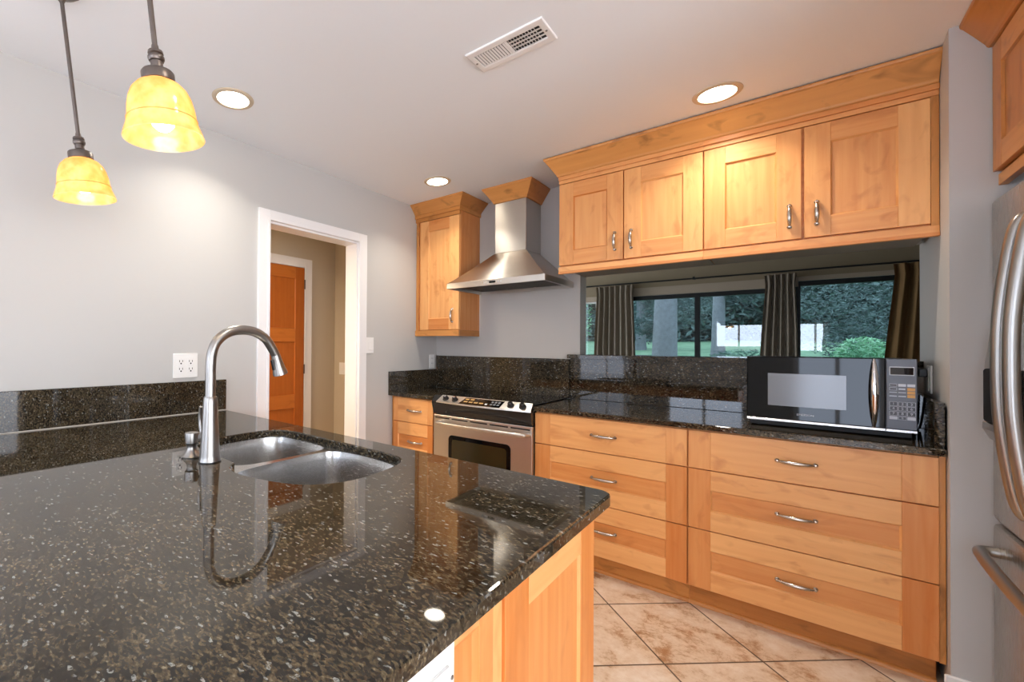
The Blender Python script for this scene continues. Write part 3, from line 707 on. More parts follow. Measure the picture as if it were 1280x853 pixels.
# sink
sk = thing('sink', 'stainless double-bowl undermount sink in the peninsula granite', 'sink', (1.08, -2.36, .70))
def outline(pts, per=5): return [(p_[0], p_[1]) for p_ in spline([(x, y, 0) for x, y in pts], per, True)]
bowlL = outline([(.80, -2.14), (.92, -2.138), (1.02, -2.146), (1.05, -2.185), (1.054, -2.30), (1.050, -2.43), (1.03, -2.50), (.98, -2.530), (.90, -2.534), (.80, -2.522), (.738, -2.48), (.707, -2.39), (.706, -2.24), (.736, -2.165)])
bowlR = outline([(1.20, -2.138), (1.33, -2.142), (1.41, -2.163), (1.444, -2.21), (1.46, -2.30), (1.462, -2.40), (1.441, -2.473), (1.39, -2.53), (1.305, -2.567), (1.20, -2.588), (1.135, -2.58), (1.10, -2.55), (1.086, -2.49), (1.080, -2.36), (1.081, -2.24), (1.10, -2.165)])
def scaled(p, s_, cx_=None):
    cx_ = sum(a[0] for a in p) / len(p); cy_ = sum(a[1] for a in p) / len(p)
    return [(cx_ + (x - cx_) * s_, cy_ + (y - cy_) * s_) for x, y in p]
fl = [(x, y) for x, y in hole]
cx_ = sum(a[0] for a in fl) / len(fl); cy_ = sum(a[1] for a in fl) / len(fl)
flo = [(cx_ + (x - cx_) * 1.05, cy_ + (y - cy_) * 1.07) for x, y in fl]
m = MB(); m.slab(flo, [bowlL, bowlR], .8805, .8860, 0); m.build('flange', STEEL_SINK, sk)
for nm, p_, dep in (('left', bowlL, .17), ('right', bowlR, .20)):
    m = MB(); prof = [(1, .8861), (.992, .876), (.975, .86), (.955, .886 - dep + .05), (.93, .886 - dep + .02), (.86, .886 - dep + .005), (.70, .886 - dep), (.12, .886 - dep - .004)]
    m.loft([[(x, y, z) for x, y in scaled(p_, s_)] for s_, z in prof], True, False, True); b_ = m.build('bowl', STEEL_SINK, sk, True)
    cx2 = sum(a[0] for a in p_) / len(p_); cy2 = sum(a[1] for a in p_) / len(p_)
    m = MB(); m.lathe([(.045, 0), (.045, .003), (.036, .004), (.030, -.001), (0, -.001)], (cx2, cy2, .8845 - dep), 28, cap=False); m.build('drain', CHROME, b_, True)

# faucet
FX, FY = 1.012, -2.598
fa = thing('faucet', 'brushed nickel pull-down gooseneck faucet behind the sink', 'faucet', (FX, FY, .914))
m = MB(); m.lathe([(.0335, .0003), (.0335, .004), (.0315, .008), (.0305, .02), (.027, .08), (.0235, .15), (.0215, .192), (.0205, .2), (.0185, .205)], (FX, FY, .914), 40); m.build('body', NICKEL, fa, True)
m = MB(); m.lathe([(.0345, 0), (.0345, .003), (.033, .0035)], (FX, FY, .9142), 40); m.build('base_ring', PLASTB, fa, True)
path = spline([(FX, FY, 1.117), (FX, FY, 1.17), (FX, FY, 1.215), (FX, FY + .004, 1.256), (FX, FY + .02, 1.293), (FX, FY + .053, 1.320), (FX, FY + .10, 1.332), (FX, FY + .152, 1.327), (FX, FY + .195, 1.305), (FX, FY + .222, 1.272), (FX, FY + .240, 1.243)], 8)
m = MB(); m.tube(path, .0160, 24); m.build('spout', NICKEL, fa, True)
hd = Vector((0, .30, -.954)).normalized()
m = MB(); m.lathe([(.0162, 0), (.0168, .004), (.0175, .018), (.0215, .045), (.0262, .066), (.0268, .071), (.024, .073), (.0, .072)], Vector((FX, FY + .238, 1.2465)), 32, hd); sp_ = m.build('spray_head', NICKEL, fa, True)
m = MB(); q_ = Vector((FX, FY + .238, 1.2465)) + hd * .03 + Vector((0, -.0190, -.004)); m.tube([q_ - hd * .016, q_ + hd * .02], [.0055, .0075], 12); m.build('spray_button', PLASTB, sp_, True)
m = MB(); m.lathe([(.020, 0), (.020, .018), (.016, .026), (.0, .027)], (FX - .022, FY, .985), 24, (-1, 0, 0)); m.tube(spline([(FX - .044, FY, .990), (FX - .056, FY - .002, 1.010), (FX - .060, FY - .004, 1.045), (FX - .050, FY - .006, 1.082)], 6), [.0075] * 9 + [.0068] * 5 + [.006] * 5, 14); m.build('lever_handle', NICKEL, fa, True)
# soap dispenser
sd = thing('soap_dispenser', 'brushed nickel soap dispenser beside the faucet foot', 'soap dispenser', (.915, -2.612, .914))
m = MB(); m.lathe([(.030, .0003), (.031, .004), (.027, .009), (.017, .021), (.0145, .030), (.0145, .036), (.0165, .042)], (.915, -2.612, .914), 32); m.build('base', NICKEL, sd, True)
m = MB(); m.lathe([(.0165, .0425), (.0205, .046), (.0225, .074), (.0215, .079), (.0, .080)], (.915, -2.612, .914), 28)
m.tube([(.915, -2.598, .984), (.915, -2.56, .988), (.915, -2.535, .982)], [.0075, .007, .006], 14); m.build('pump_head', NICKEL, sd, True)

# ------------------------------------------------------------------ microwave
MX0, MX1, MY, MZ0, MZ1 = 2.2045, 2.7425, -.472, .941, 1.245
mw = thing('microwave', 'black countertop microwave oven with chrome lens-shaped door handle', 'microwave', ((MX0 + MX1) / 2, -.28, .9145))
bx('body', PLASTB, mw, MX0 + .003, MX1 - .004, MY + .033, -.085, MZ0 - .004, MZ1 - .002, bev=.004)
dr = bx('door', BLACKGL, mw, MX0, 2.6555, MY, MY + .032, MZ0 + .011, MZ1, bev=.003)
bx('door_window', plain('screened_window', (120, 124, 130), .12, spec=.5), dr, 2.282, 2.541, MY - .0008, MY + .001, 1.0155, 1.1665, bev=0)
bx('trim_strip', plain('silver_trim', (200, 196, 194), .25, .9), mw, MX0, 2.6555, MY - .001, MY + .031, MZ0, MZ0 + .0105, bev=.001)
text('brand_lettering', 'EMERSON', .013, (2.411, MY - .0008, .9795), (math.pi / 2, 0, 0), plain('brand_silver', (190, 192, 196), .3), dr)
m = MB(); pts = []; rad = []
for i in range(25):
    t = i / 24; u = 2 * t - 1
    pts.append((2.6225, MY - .008 - .024 * (1 - u * u), .953 + .290 * t)); rad.append(.0035 + .0098 * max(0, 1 - u * u) ** .9)
m.tube(pts, rad, 16); m.build('door_handle', CHROME, dr, True)
CP = bx('control_panel', plain('panel_grey', (92, 94, 100), .35, .2), mw, 2.6565, MX1, MY - .001, MY + .032, MZ0 + .011, MZ1, bev=.003)
bx('trim_strip', plain('silver_trim2', (206, 204, 204), .25, .9), mw, 2.6565, MX1, MY - .002, MY + .031, MZ0, MZ0 + .0105, bev=.001)
SIL = plain('key_outline', (205, 208, 214), .4); KEY = plain('key_face', (70, 72, 78), .4); ORK = plain('key_orange', (214, 160, 84), .45)
yk = MY - .0012
d_ = bx('display_bezel', SIL, CP, 2.666, 2.734, yk - .0015, yk, 1.176, 1.212, bev=.0005); bx('display_glass', plain('display_black', (28, 22, 22), .05), d_, 2.6685, 2.7315, yk - .0022, yk - .0015, 1.1795, 1.2085, bev=0)
def key(x0, x1, z0, z1, kind, leg=None):
    k_ = bx('key', SIL if kind != 'orange' else ORK, CP, x0, x1, yk - .001, yk, z0, z1, bev=.0003)
    if kind == 'outline': bx('key_face', KEY, k_, x0 + .0012, x1 - .0012, yk - .0015, yk - .001, z0 + .0012, z1 - .0012, bev=0)
    if leg: text('key_legend', leg, (z1 - z0) * .8, ((x0 + x1) / 2, yk - .0017, (z0 + z1) / 2), (math.pi / 2, 0, 0), SIL if kind == 'outline' else SLOT, k_)
for c3 in range(3):
    a = 2.666 + c3 * .0245
    key(a, a + .021, 1.130, 1.141, 'outline' if c3 == 0 else 'plain')
    key(a, a + .021, 1.114, 1.1255, 'outline' if c3 == 0 else 'orange' if c3 == 2 else 'plain') if c3 != 1 else key(a + .001, a + .019, 1.117, 1.123, 'plain')
    key(a, a + .021, 1.100 if c3 == 2 else 1.104, 1.1115 if c3 == 2 else 1.107, 'orange' if c3 == 2 else 'plain')
    key(a, a + .021, 1.085 if c3 == 2 else 1.088, 1.0975 if c3 == 2 else 1.092, 'orange' if c3 == 2 else 'plain')
for rr_ in range(3):
    for c3 in range(3):
        a = 2.666 + c3 * .0245; z = 1.0495 - rr_ * .0192 - (.002 if rr_ == 2 else 0); key(a, a + .0225, z, z + .0175, 'outline', str(rr_ * 3 + c3 + 1))
for c3 in range(3):
    a = 2.666 + c3 * .0245; key(a, a + .0225, .9935, 1.0065, 'outline' if c3 == 1 else 'plain', '0' if c3 == 1 else None)
bx('gap_shadow_block', plain('gap_shadow_black', (10, 10, 11), .6), mw, MX0 + .012, MX1 - .012, MY + .02, -.10, .9185, MZ0 - .0045)  # black block added to stand in for the shadow under the microwave
for fx_ in (MX0 + .05, MX1 - .05):
    for fy_ in (MY + .06, -.13):
        m = MB(); m.lathe([(.016, 0), (.018, .001), (.016, .0038)], (fx_, fy_, .9143), 16); m.build('foot', PLASTB, mw, True)
# outlet and plug on the end wall beside the microwave
wx = lambda y: 2.791 + .034 * (y + .675) / .675
ot = thing('outlet', 'white wall outlet on the end wall with a black plug, behind the microwave', 'outlet', (wx(-.25), -.25, 1.09))
m = MB(); x_ = wx(-.25); m.box(x_ - .010, x_ - .0035, -.29, -.215, 1.095, 1.215, bev=.002); m.build('cover_plate', PLASTW, ot)
m = MB(); m.box(x_ - .0135, x_ - .0105, -.268, -.237, 1.105, 1.205, bev=.002); m.build('receptacle', PLASTW, ot)
pl = thing('power_plug', 'black power plug in the outlet beside the microwave', 'plug', (x_ - .03, -.25, 1.16))
m = MB(); m.box(x_ - .040, x_ - .0137, -.268, -.235, 1.165, 1.2, bev=.004); m.build('plug_body', PLASTB, pl)
m = MB(); m.tube(spline([(x_ - .040, -.25, 1.18), (x_ - .050, -.25, 1.16), (x_ - .045, -.22, 1.08), (x_ - .04, -.16, .98), (x_ - .035, -.10, .923)], 6), .004, 10); m.build('power_cord', PLASTB, pl, True)

# ------------------------------------------------------------------ refrigerator and the cabinet over it
fz = thing('refrigerator', 'stainless french-door refrigerator with bowed handles, at the end wall', 'refrigerator', (3.25, -1.16, 0))
bx('body', plain('fridge_case', (70, 70, 72), .5), fz, 2.936, 3.63, -1.615, -.695, .02, 1.785, bev=.004)
FXF = 2.880
for a0, a1, nm in ((-1.150, -.690, 'far'), (-1.620, -1.156, 'near')):
    f = bx('door', STEEL_V, fz, FXF, 2.935, a0, a1, .70, 1.805, bev=.014)
    hy = a0 + .048 if nm == 'far' else a1 - .046
    m = MB(); m.tube(spline([(FXF, hy, 1.67), (FXF - .030, hy, 1.66), (FXF - .048, hy, 1.58), (FXF - .066, hy, 1.40), (FXF - .070, hy, 1.24), (FXF - .066, hy, 1.08), (FXF - .048, hy, .90), (FXF - .030, hy, .82), (FXF, hy, .81)], 7), .0155, 18); m.build('door_handle', NICKEL, f, True)
    if nm == 'far':
        ds = bx('water_dispenser', plain('dispenser_black', (8, 8, 9), .6, spec=.15), f, FXF - .034, FXF + .001, -.955, -.765, 1.043, 1.222, bev=.008)
        m = MB(); p_ = [(FXF - .001, 1.375), (FXF - .016, 1.365), (FXF - .030, 1.2235), (FXF - .001, 1.2235)]; m.loft([[(x, -.765, z) for x, z in p_], [(x, -.955, z) for x, z in p_]], True, True, True); m.build('dispenser_cap', NICKEL, ds, recalc=True)
        m = MB(); p_ = [(FXF - .001, 1.042), (FXF - .034, 1.042), (FXF - .035, 1.02), (FXF - .020, .985), (FXF - .001, .972)]; m.loft([[(x, -.765, z) for x, z in p_], [(x, -.955, z) for x, z in p_]], True, True, True); m.build('dispenser_tray', NICKEL, ds, recalc=True)
f = bx('freezer_drawer', STEEL_V, fz, FXF, 2.935, -1.620, -.690, .10, .688, bev=.014)
m = MB(); m.tube(spline([(FXF, -.755, .60), (FXF - .030, -.758, .60), (FXF - .044, -.79, .60), (FXF - .052, -.95, .60), (FXF - .055, -1.155, .60), (FXF - .052, -1.36, .60), (FXF - .044, -1.52, .60), (FXF - .030, -1.552, .60), (FXF, -1.555, .60)], 7), .017, 18); m.build('drawer_handle', NICKEL, f, True)
bx('toe_grille', PLASTB, fz, 2.90, 2.935, -1.61, -.70, .015, .095)
c = thing('wall_cabinet', 'maple wall cabinet with two doors over the refrigerator', 'cabinet', (3.25, -1.16, 1.86))
bx('cabinet_body', MAPLE_DARK, c, 2.906, 3.65, -1.625, -.677, 1.90, 2.37)
putW = lambda a, z, d: (2.885 - d, a, z)
for a0, a1 in ((-1.150, -.688), (-1.618, -1.154)):
    m = MB(); frame_door(m, a0, a1, 1.907, 2.345, 0, .0195, .085, .085, .085, .085, .0075, putW); f = m.build('door', MAPLE_DARK, c)
bx('light_rail', MAPLE_DARK, c, 2.899, 2.92, -1.625, -.677, 1.86, 1.8995, g=1)
m = MB()
prof = crown_scaled(.07, .11); y0, y1 = -1.69, -.6765; t_ = .8
for i in range(len(prof) - 1):
    (a, z), (a2, z2) = prof[i], prof[i + 1]
    m.poly([(2.885 - a, y0, 2.352 + z), (2.885 - a, y1, 2.352 + z), (2.885 - a2, y1, 2.352 + z2), (2.885 - a2, y0, 2.352 + z2)], g=1, tone=t_, off=(0, 0))
for yy in (y0, y1): m.poly([(2.885 - a, yy, 2.352 + z) for a, z in prof] + [(2.93, yy, 2.462), (2.93, yy, 2.352)], tone=t_)
m.poly([(2.93, y0, 2.352), (2.93, y1, 2.352), (2.93, y1, 2.462), (2.93, y0, 2.462)], tone=t_); m.poly([(2.885, y0, 2.352), (2.885, y1, 2.352), (2.93, y1, 2.352), (2.93, y0, 2.352)], tone=t_)
m.build('crown_molding', MAPLE_DARK, c)

# ------------------------------------------------------------------ wall plates
def wall_plate(name, label, cat, y0, y1, z0, z1, x=0.0):
    o = thing(name, label, cat, (x, (y0 + y1) / 2, z0)); bx('cover_plate', PLASTW, o, x + .0005, x + .006, y0, y1, z0, z1, bev=.002); return o
o = wall_plate('outlet', 'white four-socket outlet plate on the wall above the peninsula splash', 'outlet', -2.309, -2.18, 1.104, 1.233)
for yy in (-2.270, -2.219):
    for zz in (1.188, 1.148):
        rc = bx('receptacle', PLASTW, o, .0061, .0085, yy - .017, yy + .017, zz - .0165, zz + .0165, bev=.002)
        bx('slot', SLOT, rc, .0083, .0089, yy - .0095, yy - .0065, zz - .001, zz + .010, bev=0); bx('slot', SLOT, rc, .0083, .0089, yy + .0065, yy + .0095, zz - .001, zz + .010, bev=0)
        MB().lathe([(.0042, 0), (.0042, .0006), (0, .0007)], (.0083, yy, zz - .008), 10, (1, 0, 0)).build('ground_hole', SLOT, rc)
o = wall_plate('light_switch', 'white light switch plate right of the hall doorway casing', 'light switch', -.900, -.818, 1.222, 1.342)
bx('rocker', PLASTW, o, .0061, .0095, -.876, -.842, 1.248, 1.316, bev=.002)
o = wall_plate('outlet', 'white outlet plate in the corner above the short granite side splash', 'outlet', -.110, -.034, 1.085, 1.203)
for zz in (1.122, 1.166):
    rc = bx('receptacle', PLASTW, o, .0061, .0085, -.089, -.055, zz - .018, zz + .018, bev=.002)
    bx('slot', SLOT, rc, .0083, .0089, -.081, -.078, zz, zz + .010, bev=0); bx('slot', SLOT, rc, .0083, .0089, -.066, -.063, zz, zz + .010, bev=0)
o = thing('light_switch', 'light switch inside the hall, on the shaded end wall', 'light switch', (-.98, -.258, .98))
bx('cover_plate', PLASTW, o, -1.02, -.935, -.262, -.2565, .985, 1.105, bev=.002)
bx('rocker', PLASTW, o, -.995, -.96, -.266, -.2625, 1.01, 1.08, bev=.002)

# ------------------------------------------------------------------ ceiling fittings
RINGM = plain('ring_cream', (206, 190, 166), .5)
CANE = emitter('lamp_lens', (255, 244, 224), 9.0)
def area(name, loc, size, power, col, parent, rot=(0, 0, 0), spread=math.radians(150)):
    la = bpy.data.lights.new(name, 'AREA'); la.shape = 'DISK'; la.size = size; la.energy = power; la.color = col; la.spread = spread
    o = bpy.data.objects.new(name, la); COL.objects.link(o); o.rotation_euler = rot
    o.parent = parent; o.location = Vector(loc) - parent_world(parent); return o
def recessed(x, y, label, z=CE, power=CAN_POWER):
    o = thing('recessed_light', label, 'light', (x, y, z), 'recessed ceiling lights')
    m = MB(); m.lathe([(.074, -.0005), (.073, -.006), (.080, -.008), (.094, -.004), (.096, -.0005)], (x, y, z), 48, cap=False); m.build('trim_ring', RINGM, o, True)
    m = MB(); m.lathe([(.0735, -.003), (.0, -.0032)], (x, y, z), 48, cap=False); m.build('lens', CANE, o)
    area('lamp', (x, y, z - .012), .12, power, (1, .93, .82), o, spread=math.radians(120))
    return o
recessed(.386, -2.197, 'round recessed ceiling light by the long wall, near the pendant lamps')
recessed(.492, -.678, 'round recessed ceiling light over the corner by the hood cabinet')
recessed(2.111, -.721, 'round recessed ceiling light in front of the cabinets over the pass-through')
recessed(1.9, -2.55, 'round recessed ceiling light added out of view for fill over the aisle')  # this lamp and the next two are unseen, added as interior fill
recessed(1.0, -5.0, 'round recessed ceiling light added out of view for fill over the dining end')
recessed(2.6, -5.0, 'round recessed ceiling light added out of view for fill, right side of the dining end')
# hall light
hl = thing('hall_light', 'small round ceiling light inside the hall', 'light', (-.6, -2.3, 2.325))
m = MB(); m.lathe([(.09, 0), (.09, -.01), (.075, -.03), (.04, -.045), (0, -.05)], (-.6, -2.3, 2.3245), 32, cap=False); m.build('dome', emitter('hall_lamp_glow', (255, 214, 150), 4.0), hl, True)
area('lamp', (-.6, -2.3, 2.26), .15, HALL_POWER, (1, .80, .56), hl, spread=math.radians(170))

# vent register
v = thing('ceiling_vent', 'white louvered ceiling vent register', 'vent', (1.55, -1.655, CE))
VX0, VX1, VY0, VY1 = 1.391, 1.709, -1.732, -1.585
m = MB(); ix0, ix1, iy0, iy1 = 1.417, 1.683, -1.700, -1.617
m.slab(rect(VX0, VX1, VY0, VY1), [rect(ix0, ix1, iy0, iy1)], 0, .007, .004)
for vv in m.bm.verts: vv.co.z = CE - .0005 - vv.co.z
m.build('frame', TRIMW, v, recalc=True)
bx('duct_opening', plain('duct_dark', (38, 40, 40), .8), v, ix0, ix1, iy0, iy1, CE - .0009, CE - .0004, bev=0)
for k in range(11):
    x = ix0 + .008 + k * .0115
    m = MB(); m.poly([(x - .0035, iy0, CE - .0065), (x - .0035, iy1, CE - .0065), (x + .0042, iy1, CE - .0050), (x + .0042, iy0, CE - .0050)]); m.poly([(x - .0035, iy0, CE - .0070), (x - .0035, iy1, CE - .0070), (x + .0042, iy1, CE - .0055), (x + .0042, iy0, CE - .0055)]); m.build('louver', TRIMW, v)
for k in range(10):
    x = 1.560 + k * .0115
    m = MB(); m.poly([(x + .003, iy0, CE - .0065), (x + .003, iy1, CE - .0065), (x - .0035, iy1, CE - .001), (x - .0035, iy0, CE - .001)]); m.poly([(x + .0035, iy0, CE - .007), (x + .0035, iy1, CE - .007), (x - .003, iy1, CE - .0015), (x - .003, iy0, CE - .0015)]); m.build('louver', TRIMW, v)
for k in range(3):
    y = iy0 + .0207 * (k + 1); m = MB(); m.box(1.556, ix1, y - .003, y + .003, CE - .004, CE - .001, bev=0); m.build('cross_bar', TRIMW, v)
m = MB(); m.box(1.5455, 1.5545, iy0, iy1, CE - .0072, CE - .001, bev=.001); m.build('divider', TRIMW, v)
for xx in (1.403, 1.696):
    m = MB(); m.lathe([(.0045, 0), (.004, .002), (0, .0025)], (xx, -1.658, CE - .0074), 12, (0, 0, -1)); m.build('screw', NICKEL, v, True)

# pendants
def pendant(label, top, bottom, power):
    """top: rod end at the ceiling; bottom: centre of the glass rim"""
    top = Vector(top); bot = Vector(bottom); ax = (bot - top).normalized(); L = (bot - top).length
    o = thing('pendant_lamp', label, 'lamp', bot, 'amber glass pendant lamps')
    P_ = lambda prof, n, nm, mat, par=o, cap=True: MB().lathe(prof, bot, n, -ax, cap).build(nm, mat, par, True)
    P_([(.062, L - .001), (.062, L - .008), (.05, L - .018), (.02, L - .026), (.013, L - .04), (.008, L - .05)][::-1], 32, 'canopy', BRONZE)
    P_([(.0062, .186), (.0062, L - .03)], 14, 'rod', BRONZE)
    P_([(.010, .180), (.0165, .181), (.0185, .185), (.0185, .191), (.015, .196), (.0175, .198), (.0165, .204), (.009, .208), (.0075, .218)], 28, 'swivel_joint', BRONZE)
    P_([(.034, .130), (.037, .133), (.037, .152), (.034, .156), (.022, .160), (.014, .166), (.0135, .181)], 32, 'socket_cap', BRONZE)
    prof = [(.0915, 0), (.0885, .010), (.0815, .028), (.0775, .042), (.0765, .054), (.0745, .072), (.0700, .092), (.0620, .110), (.0500, .123), (.0360, .131)]
    inner = [(r_ - .003, h_ + (.002 if i == 0 else 0)) for i, (r_, h_) in enumerate(prof)]
    s_ = P_(prof + inner[::-1], 48, 'glass_shade', SHADE, o, False)
    P_([(.0778, .0405), (.0795, .0425), (.0778, .0445)], 48, 'shade_ridge', SHADE, s_, False)
    P_([(.001, .018), (.014, .021), (.024, .031), (.0285, .044), (.026, .058), (.018, .074), (.014, .088), (.013, .126)], 28, 'bulb', emitter('bulb_glow', (255, 238, 200), 8.0), o)
    la = bpy.data.lights.new('lamp', 'POINT'); la.energy = power; la.color = (1, .80, .52); la.shadow_soft_size = .03
    lo = bpy.data.objects.new('lamp', la); COL.objects.link(lo); lo.parent = o; lo.location = -ax * .004 + Vector((0, 0, -.012))
    return o
pr = rt * .055 + Vector((fw.x, fw.y, 0)) * .06
pendant('amber glass pendant lamp hanging nearer the long wall, with its bronze canopy in view', (.583 - pr.x, -2.838 - pr.y, CE - .0005), (.583, -2.838, 1.778), PENDANT_POWER)
pendant('larger looking amber glass pendant lamp hanging nearer the viewer', (1.2425 - pr.x, -2.832 - pr.y, CE - .0005), (1.2425, -2.832, 1.782), PENDANT_POWER)

# ------------------------------------------------------------------ next room seen through the pass-through
BLK = plain('black_frame', (8, 8, 9), .5); BEIGE = plain('valance_beige', (176, 158, 138), .7)
m = MB(); W = [(.02, .215, .55, 1.957), (.50, 2.42, .55, 2.005), (2.42, 3.6, .55, 2.06)]
m.box(-2.5, 6.2, FARY, FARY + .12, -.1, .55, bev=0); m.box(-2.5, 6.2, FARY, FARY + .12, 2.115, CE, bev=0)
m.box(-2.5, .02, FARY, FARY + .12, .55, 2.115, bev=0); m.box(.215, .50, FARY, FARY + .12, .55, 2.115, bev=0); m.box(3.6, 6.2, FARY, FARY + .12, .55, 2.115, bev=0)
m.box(.02, .215, FARY, FARY + .12, 1.957, 2.115, bev=0)
struct(m.build('wall_far', BACKP))
struct(bx('wall_far_left', BACKP, None, -2.62, -2.5, .12, FARY + .12, -.1, CE, bev=0))
struct(bx('wall_far_right', BACKP, None, 6.2, 6.32, -7.4, FARY + .12, -.1, CE, bev=0))
def far_window(k, x0, x1, z0, z1, mull, val):
    r_ = struct(thing('window_%d' % k, None, None, ((x0 + x1) / 2, FARY, z0)))
    m = MB(); t = .055
    m.box(x0, x0 + .02, FARY + .02, FARY + .08, z0, z1); m.box(x1 - .02, x1, FARY + .02, FARY + .08, z0, z1); m.box(x0 + .02, x1 - .02, FARY + .02, FARY + .08, z1 - t, z1, g=0); m.box(x0 + .02, x1 - .02, FARY + .02, FARY + .08, z0, z0 + .05, g=0)
    for q_ in mull: m.box(q_ - .028, q_ + .028, FARY + .015, FARY + .085, z0 + .05, z1 - t)
    m.build('frame', BLK if val else TRIMW, r_)
    bx('pane', GLASS, r_, x0 + .02, x1 - .02, FARY + .046, FARY + .052, z0 + .05, z1 - t, bev=0)
    if val: bx('valance', BEIGE, r_, x0, x1, FARY - .012, FARY + .015, z1, 2.1149, bev=.003)
far_window(1, .02, .215, .55, 1.99, (), False)
far_window(2, .50, 2.42, .55, 2.000, (1.452,), True)
far_window(3, 2.42, 3.6, .55, 2.062, (), True)
m = MB(); m.box(.2155, .27, FARY - .015, FARY + .0, .5, 2.03); m.box(-.04, .02, FARY - .015, FARY, .5, 2.03); m.box(.02, .2155, FARY - .015, FARY, 1.96, 2.03, g=0); struct(m.build('trim_4', BEIGE))
CURT = plain('curtain_cloth', (150, 138, 122), .9, noise=.12, nscale=120); 
def curtain(label, x0, x1, x0b, x1b, zt, folds, mat, y=FARY - .10):
    m = MB(); n = folds * 12; rows = []
    for z, a, b in ((zt, x0, x1), (zt - .12, x0 + .01, x1 - .01), (1.5, (x0 + x0b) / 2, (x1 + x1b) / 2), (1.0, x0b, x1b), (.05, x0b, x1b)):
        row = []
        for k in range(n + 1):
            t = k / n; ph = 2 * math.pi * folds * t
            row.append((a + (b - a) * t, y + .034 * math.sin(ph + .25 * math.sin(3 * z)) * (1 + .15 * math.sin(7 * t)), z))
        rows.append(row)
    m.loft(rows, False); bk = [[(x, yy + .004, z) for x, yy, z in row] for row in rows]; m.loft(bk[::-1], False)
    return tag(m.build('curtain', mat, None, True), label, 'curtain', 'grommet curtains in the next room')
curtain('grey-brown gathered curtain beside the narrow window, far left of the pass-through', .235, .735, .205, .76, 2.155, 7, CURT)
curtain('grey-brown gathered curtain hanging between the two wide dark-framed windows', 2.125, 2.405, 2.075, 2.425, 2.145, 5, CURT)
CURB = plain('curtain_cloth_brown', (138, 106, 66), .9, noise=.12, nscale=120)
curtain('warm brown curtain at the end of the far windows, nearest the kitchen end wall', 3.14, 3.60, 3.06, 3.60, 2.165, 5, CURB)
cr_ = thing('curtain_rod', 'thin black curtain rod across the windows of the next room', 'rod', (1.8, FARY - .1, 2.178))
m = MB(); m.tube([(-.1, FARY - .1, 2.178), (3.75, FARY - .1, 2.178)], .010, 12); m.build('rod', BLK, cr_, True)
for xx in (-.05, 1.43, 3.72):
    m = MB(); m.tube([(xx, FARY - .001, 2.178), (xx, FARY - .1, 2.178)], .007, 10); m.box(xx - .012, xx + .012, FARY - .11, FARY - .09, 2.165, 2.2); m.build('bracket', BLK, cr_)

# ------------------------------------------------------------------ outdoors
GP = [(FARY + .12, -.30), (5.5, -.1), (7, .35), (9, .95), (12, 1.22), (22, 1.62), (60, 1.7)]     # lawn rising away from the house
def gz(y):
    for (a, za), (b, zb) in zip(GP, GP[1:]):
        if y <= b: return za + (zb - za) * (y - a) / (b - a)
    return GP[-1][1]
m = MB(); m.loft([[(-40, y, z) for y, z in GP], [(45, y, z) for y, z in GP]], False); m.loft([[(45, y, z - .4) for y, z in GP], [(-40, y, z - .4) for y, z in GP]], False)
struct(m.build('ground', leaf_mat('lawn', (120, 158, 128), (150, 182, 150))))
BARK = plain('bark', (132, 132, 142), .9, noise=.35, nscale=14, bump=.6)
LEAF = [leaf_mat('needles_dark', (64, 82, 84), (116, 136, 138)), leaf_mat('leaves_mid', (84, 114, 108), (134, 164, 150)), leaf_mat('leaves_bright', (96, 156, 122), (166, 214, 176))]  # needle and leaf colours lightened with the bluish veil of the window reflection
def foliage(mb, c, rx, ry, rz, n, size, rnd):
    for _ in range(n):
        while True:
            p_ = Vector((rnd.uniform(-1, 1), rnd.uniform(-1, 1), rnd.uniform(-1, 1)))
            if .25 < p_.length < 1: break
        p_ = Vector((c[0] + p_.x * rx, c[1] + p_.y * ry, c[2] + p_.z * rz)); a = Vector((rnd.gauss(0, 1), rnd.gauss(0, 1), rnd.gauss(0, .6))).normalized(); b = a.orthogonal().normalized(); s_ = size * rnd.uniform(.5, 1.3)
        b = (Matrix.Rotation(rnd.uniform(0, 6.28), 3, a) @ b)
        v = [mb.bm.verts.new(q_) for q_ in (p_ - a * s_, p_ + b * s_ * .3, p_ + a * s_, p_ - b * s_ * .3)]; mb.bm.faces.new(v)
rn = random.Random(3)
def tree(label, x, y, r_, h_, lean, clumps, mat, size, group='trees beyond the windows'):
    g = gz(y) - .05
    o = thing('tree', label, 'tree', (x, y, g), group)
    m = MB(); n = 10; pts = [(x + lean * (i / n) ** 1.3, y, g + h_ * i / n) for i in range(n + 1)]
    m.tube(pts, [r_ * (1.2 if i == 0 else 1 - .5 * i / n) for i in range(n + 1)], 20); m.build('trunk', BARK, o, True)
    m = MB()
    for c_, rx, rz, k in clumps: foliage(m, (x + c_[0], y + c_[1], c_[2]), rx, rx * .8, rz, k, size, rn)
    m.build('foliage', mat, o)
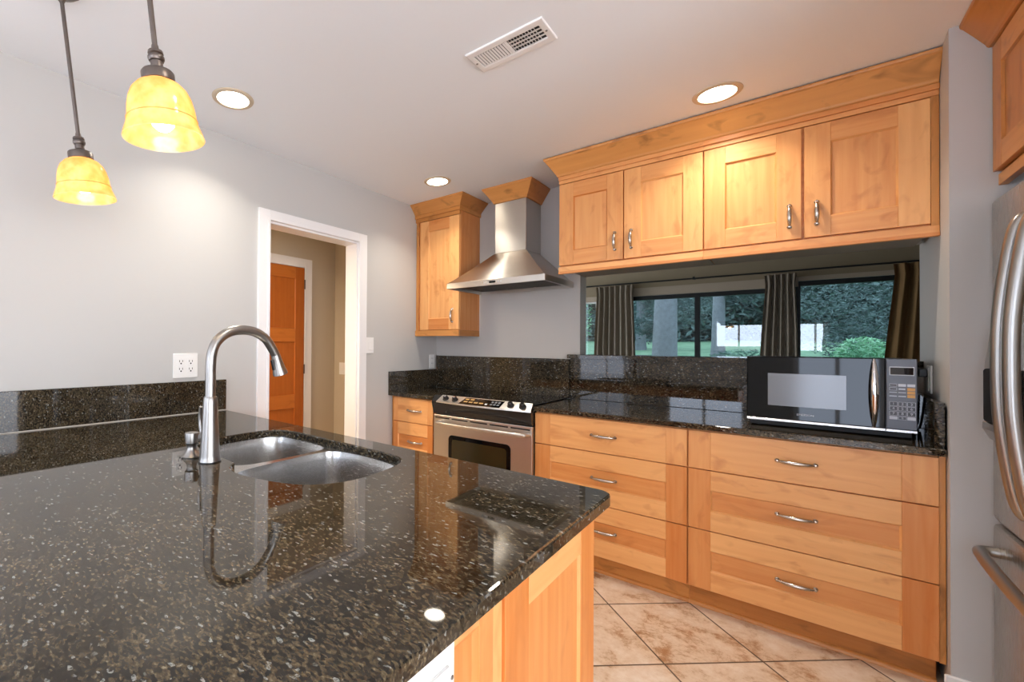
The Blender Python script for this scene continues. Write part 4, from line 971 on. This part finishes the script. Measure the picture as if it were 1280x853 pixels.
tree('big grey tree trunk standing close outside the wide window, beside its left curtain', .50, 6.9, .235, 5.2, .12, [((.1, 0, 4.9), .75, .8, 1500), ((-.50, .1, 1.72), .36, .22, 700), ((.42, .2, 2.15), .3, .3, 500)], LEAF[0], .045)
tree('second grey trunk outside, just right of the black window mullion', 1.16, 8.9, .13, 5.0, .1, [((0, 0, 5.3), .7, .7, 1200), ((.55, 0, 2.55), .5, .3, 1500)], LEAF[0], .05)
tree('dark evergreen behind the first trunk, filling the wide window', -1.0, 11.8, .14, 4, 0, [((0, 0, 3.2), 1.1, 1.9, 3500), ((1.1, 0, 2.9), 1.0, 1.1, 2500)], LEAF[0], .07)
tree('dark evergreen with drooping boughs outside the window by the brown curtain', 3.95, 9.6, .16, 4.6, .1, [((-.6, 0, 2.2), 1.05, .95, 4200), ((.5, -.2, 1.9), 1.0, 1.0, 3200), ((0, 0, 4.2), 1.0, 1.2, 2000), ((-.35, -.2, 1.45), 1.15, .42, 3200)], LEAF[0], .04)
tree('light green tree outside the narrow window next to its curtain', -2.1, 8.0, .07, 3.2, .2, [((0, 0, 2.0), .9, 1.2, 3600), ((.2, .1, 3.2), .6, .7, 1000)], LEAF[2], .05)
def shrub(label, x, y, rx, ry, rz, zc, n, mat):
    b_ = thing('shrub', label, 'shrub', (x, y, gz(y) - .04))
    m = MB(); foliage(m, (x, y, zc), rx, ry, rz, n, .04, rn); m.build('foliage', mat, b_)
    m = MB(); m.tube([(x, y, gz(y) - .04), (x, y, zc)], [.04, .02], 8); m.build('stem', BARK, b_)
shrub('bright green shrub outside, low in the window by the brown curtain', 3.2, 6.9, .42, .4, .5, .98, 3000, LEAF[2])
shrub('low clipped shrub outside, below the white reflection in the window', 1.75, 7.6, .8, .35, .36, .90, 3000, LEAF[1])
m = MB()
for k in range(16): foliage(m, (-14 + 2.0 * k, 21 + rn.uniform(-1, 1.5), 4.4 + rn.uniform(-1, 1.5)), 2.2, 1.6, 3.8, 6500, .19, rn)
for k in range(16): foliage(m, (-14 + 2.0 * k, 22.5, 2.6), 2.2, .8, 1.7, 3500, .19, rn)
tag(m.build('tree_line', LEAF[0]), 'dark mass of trees far behind the lawn', 'trees', kind='stuff')
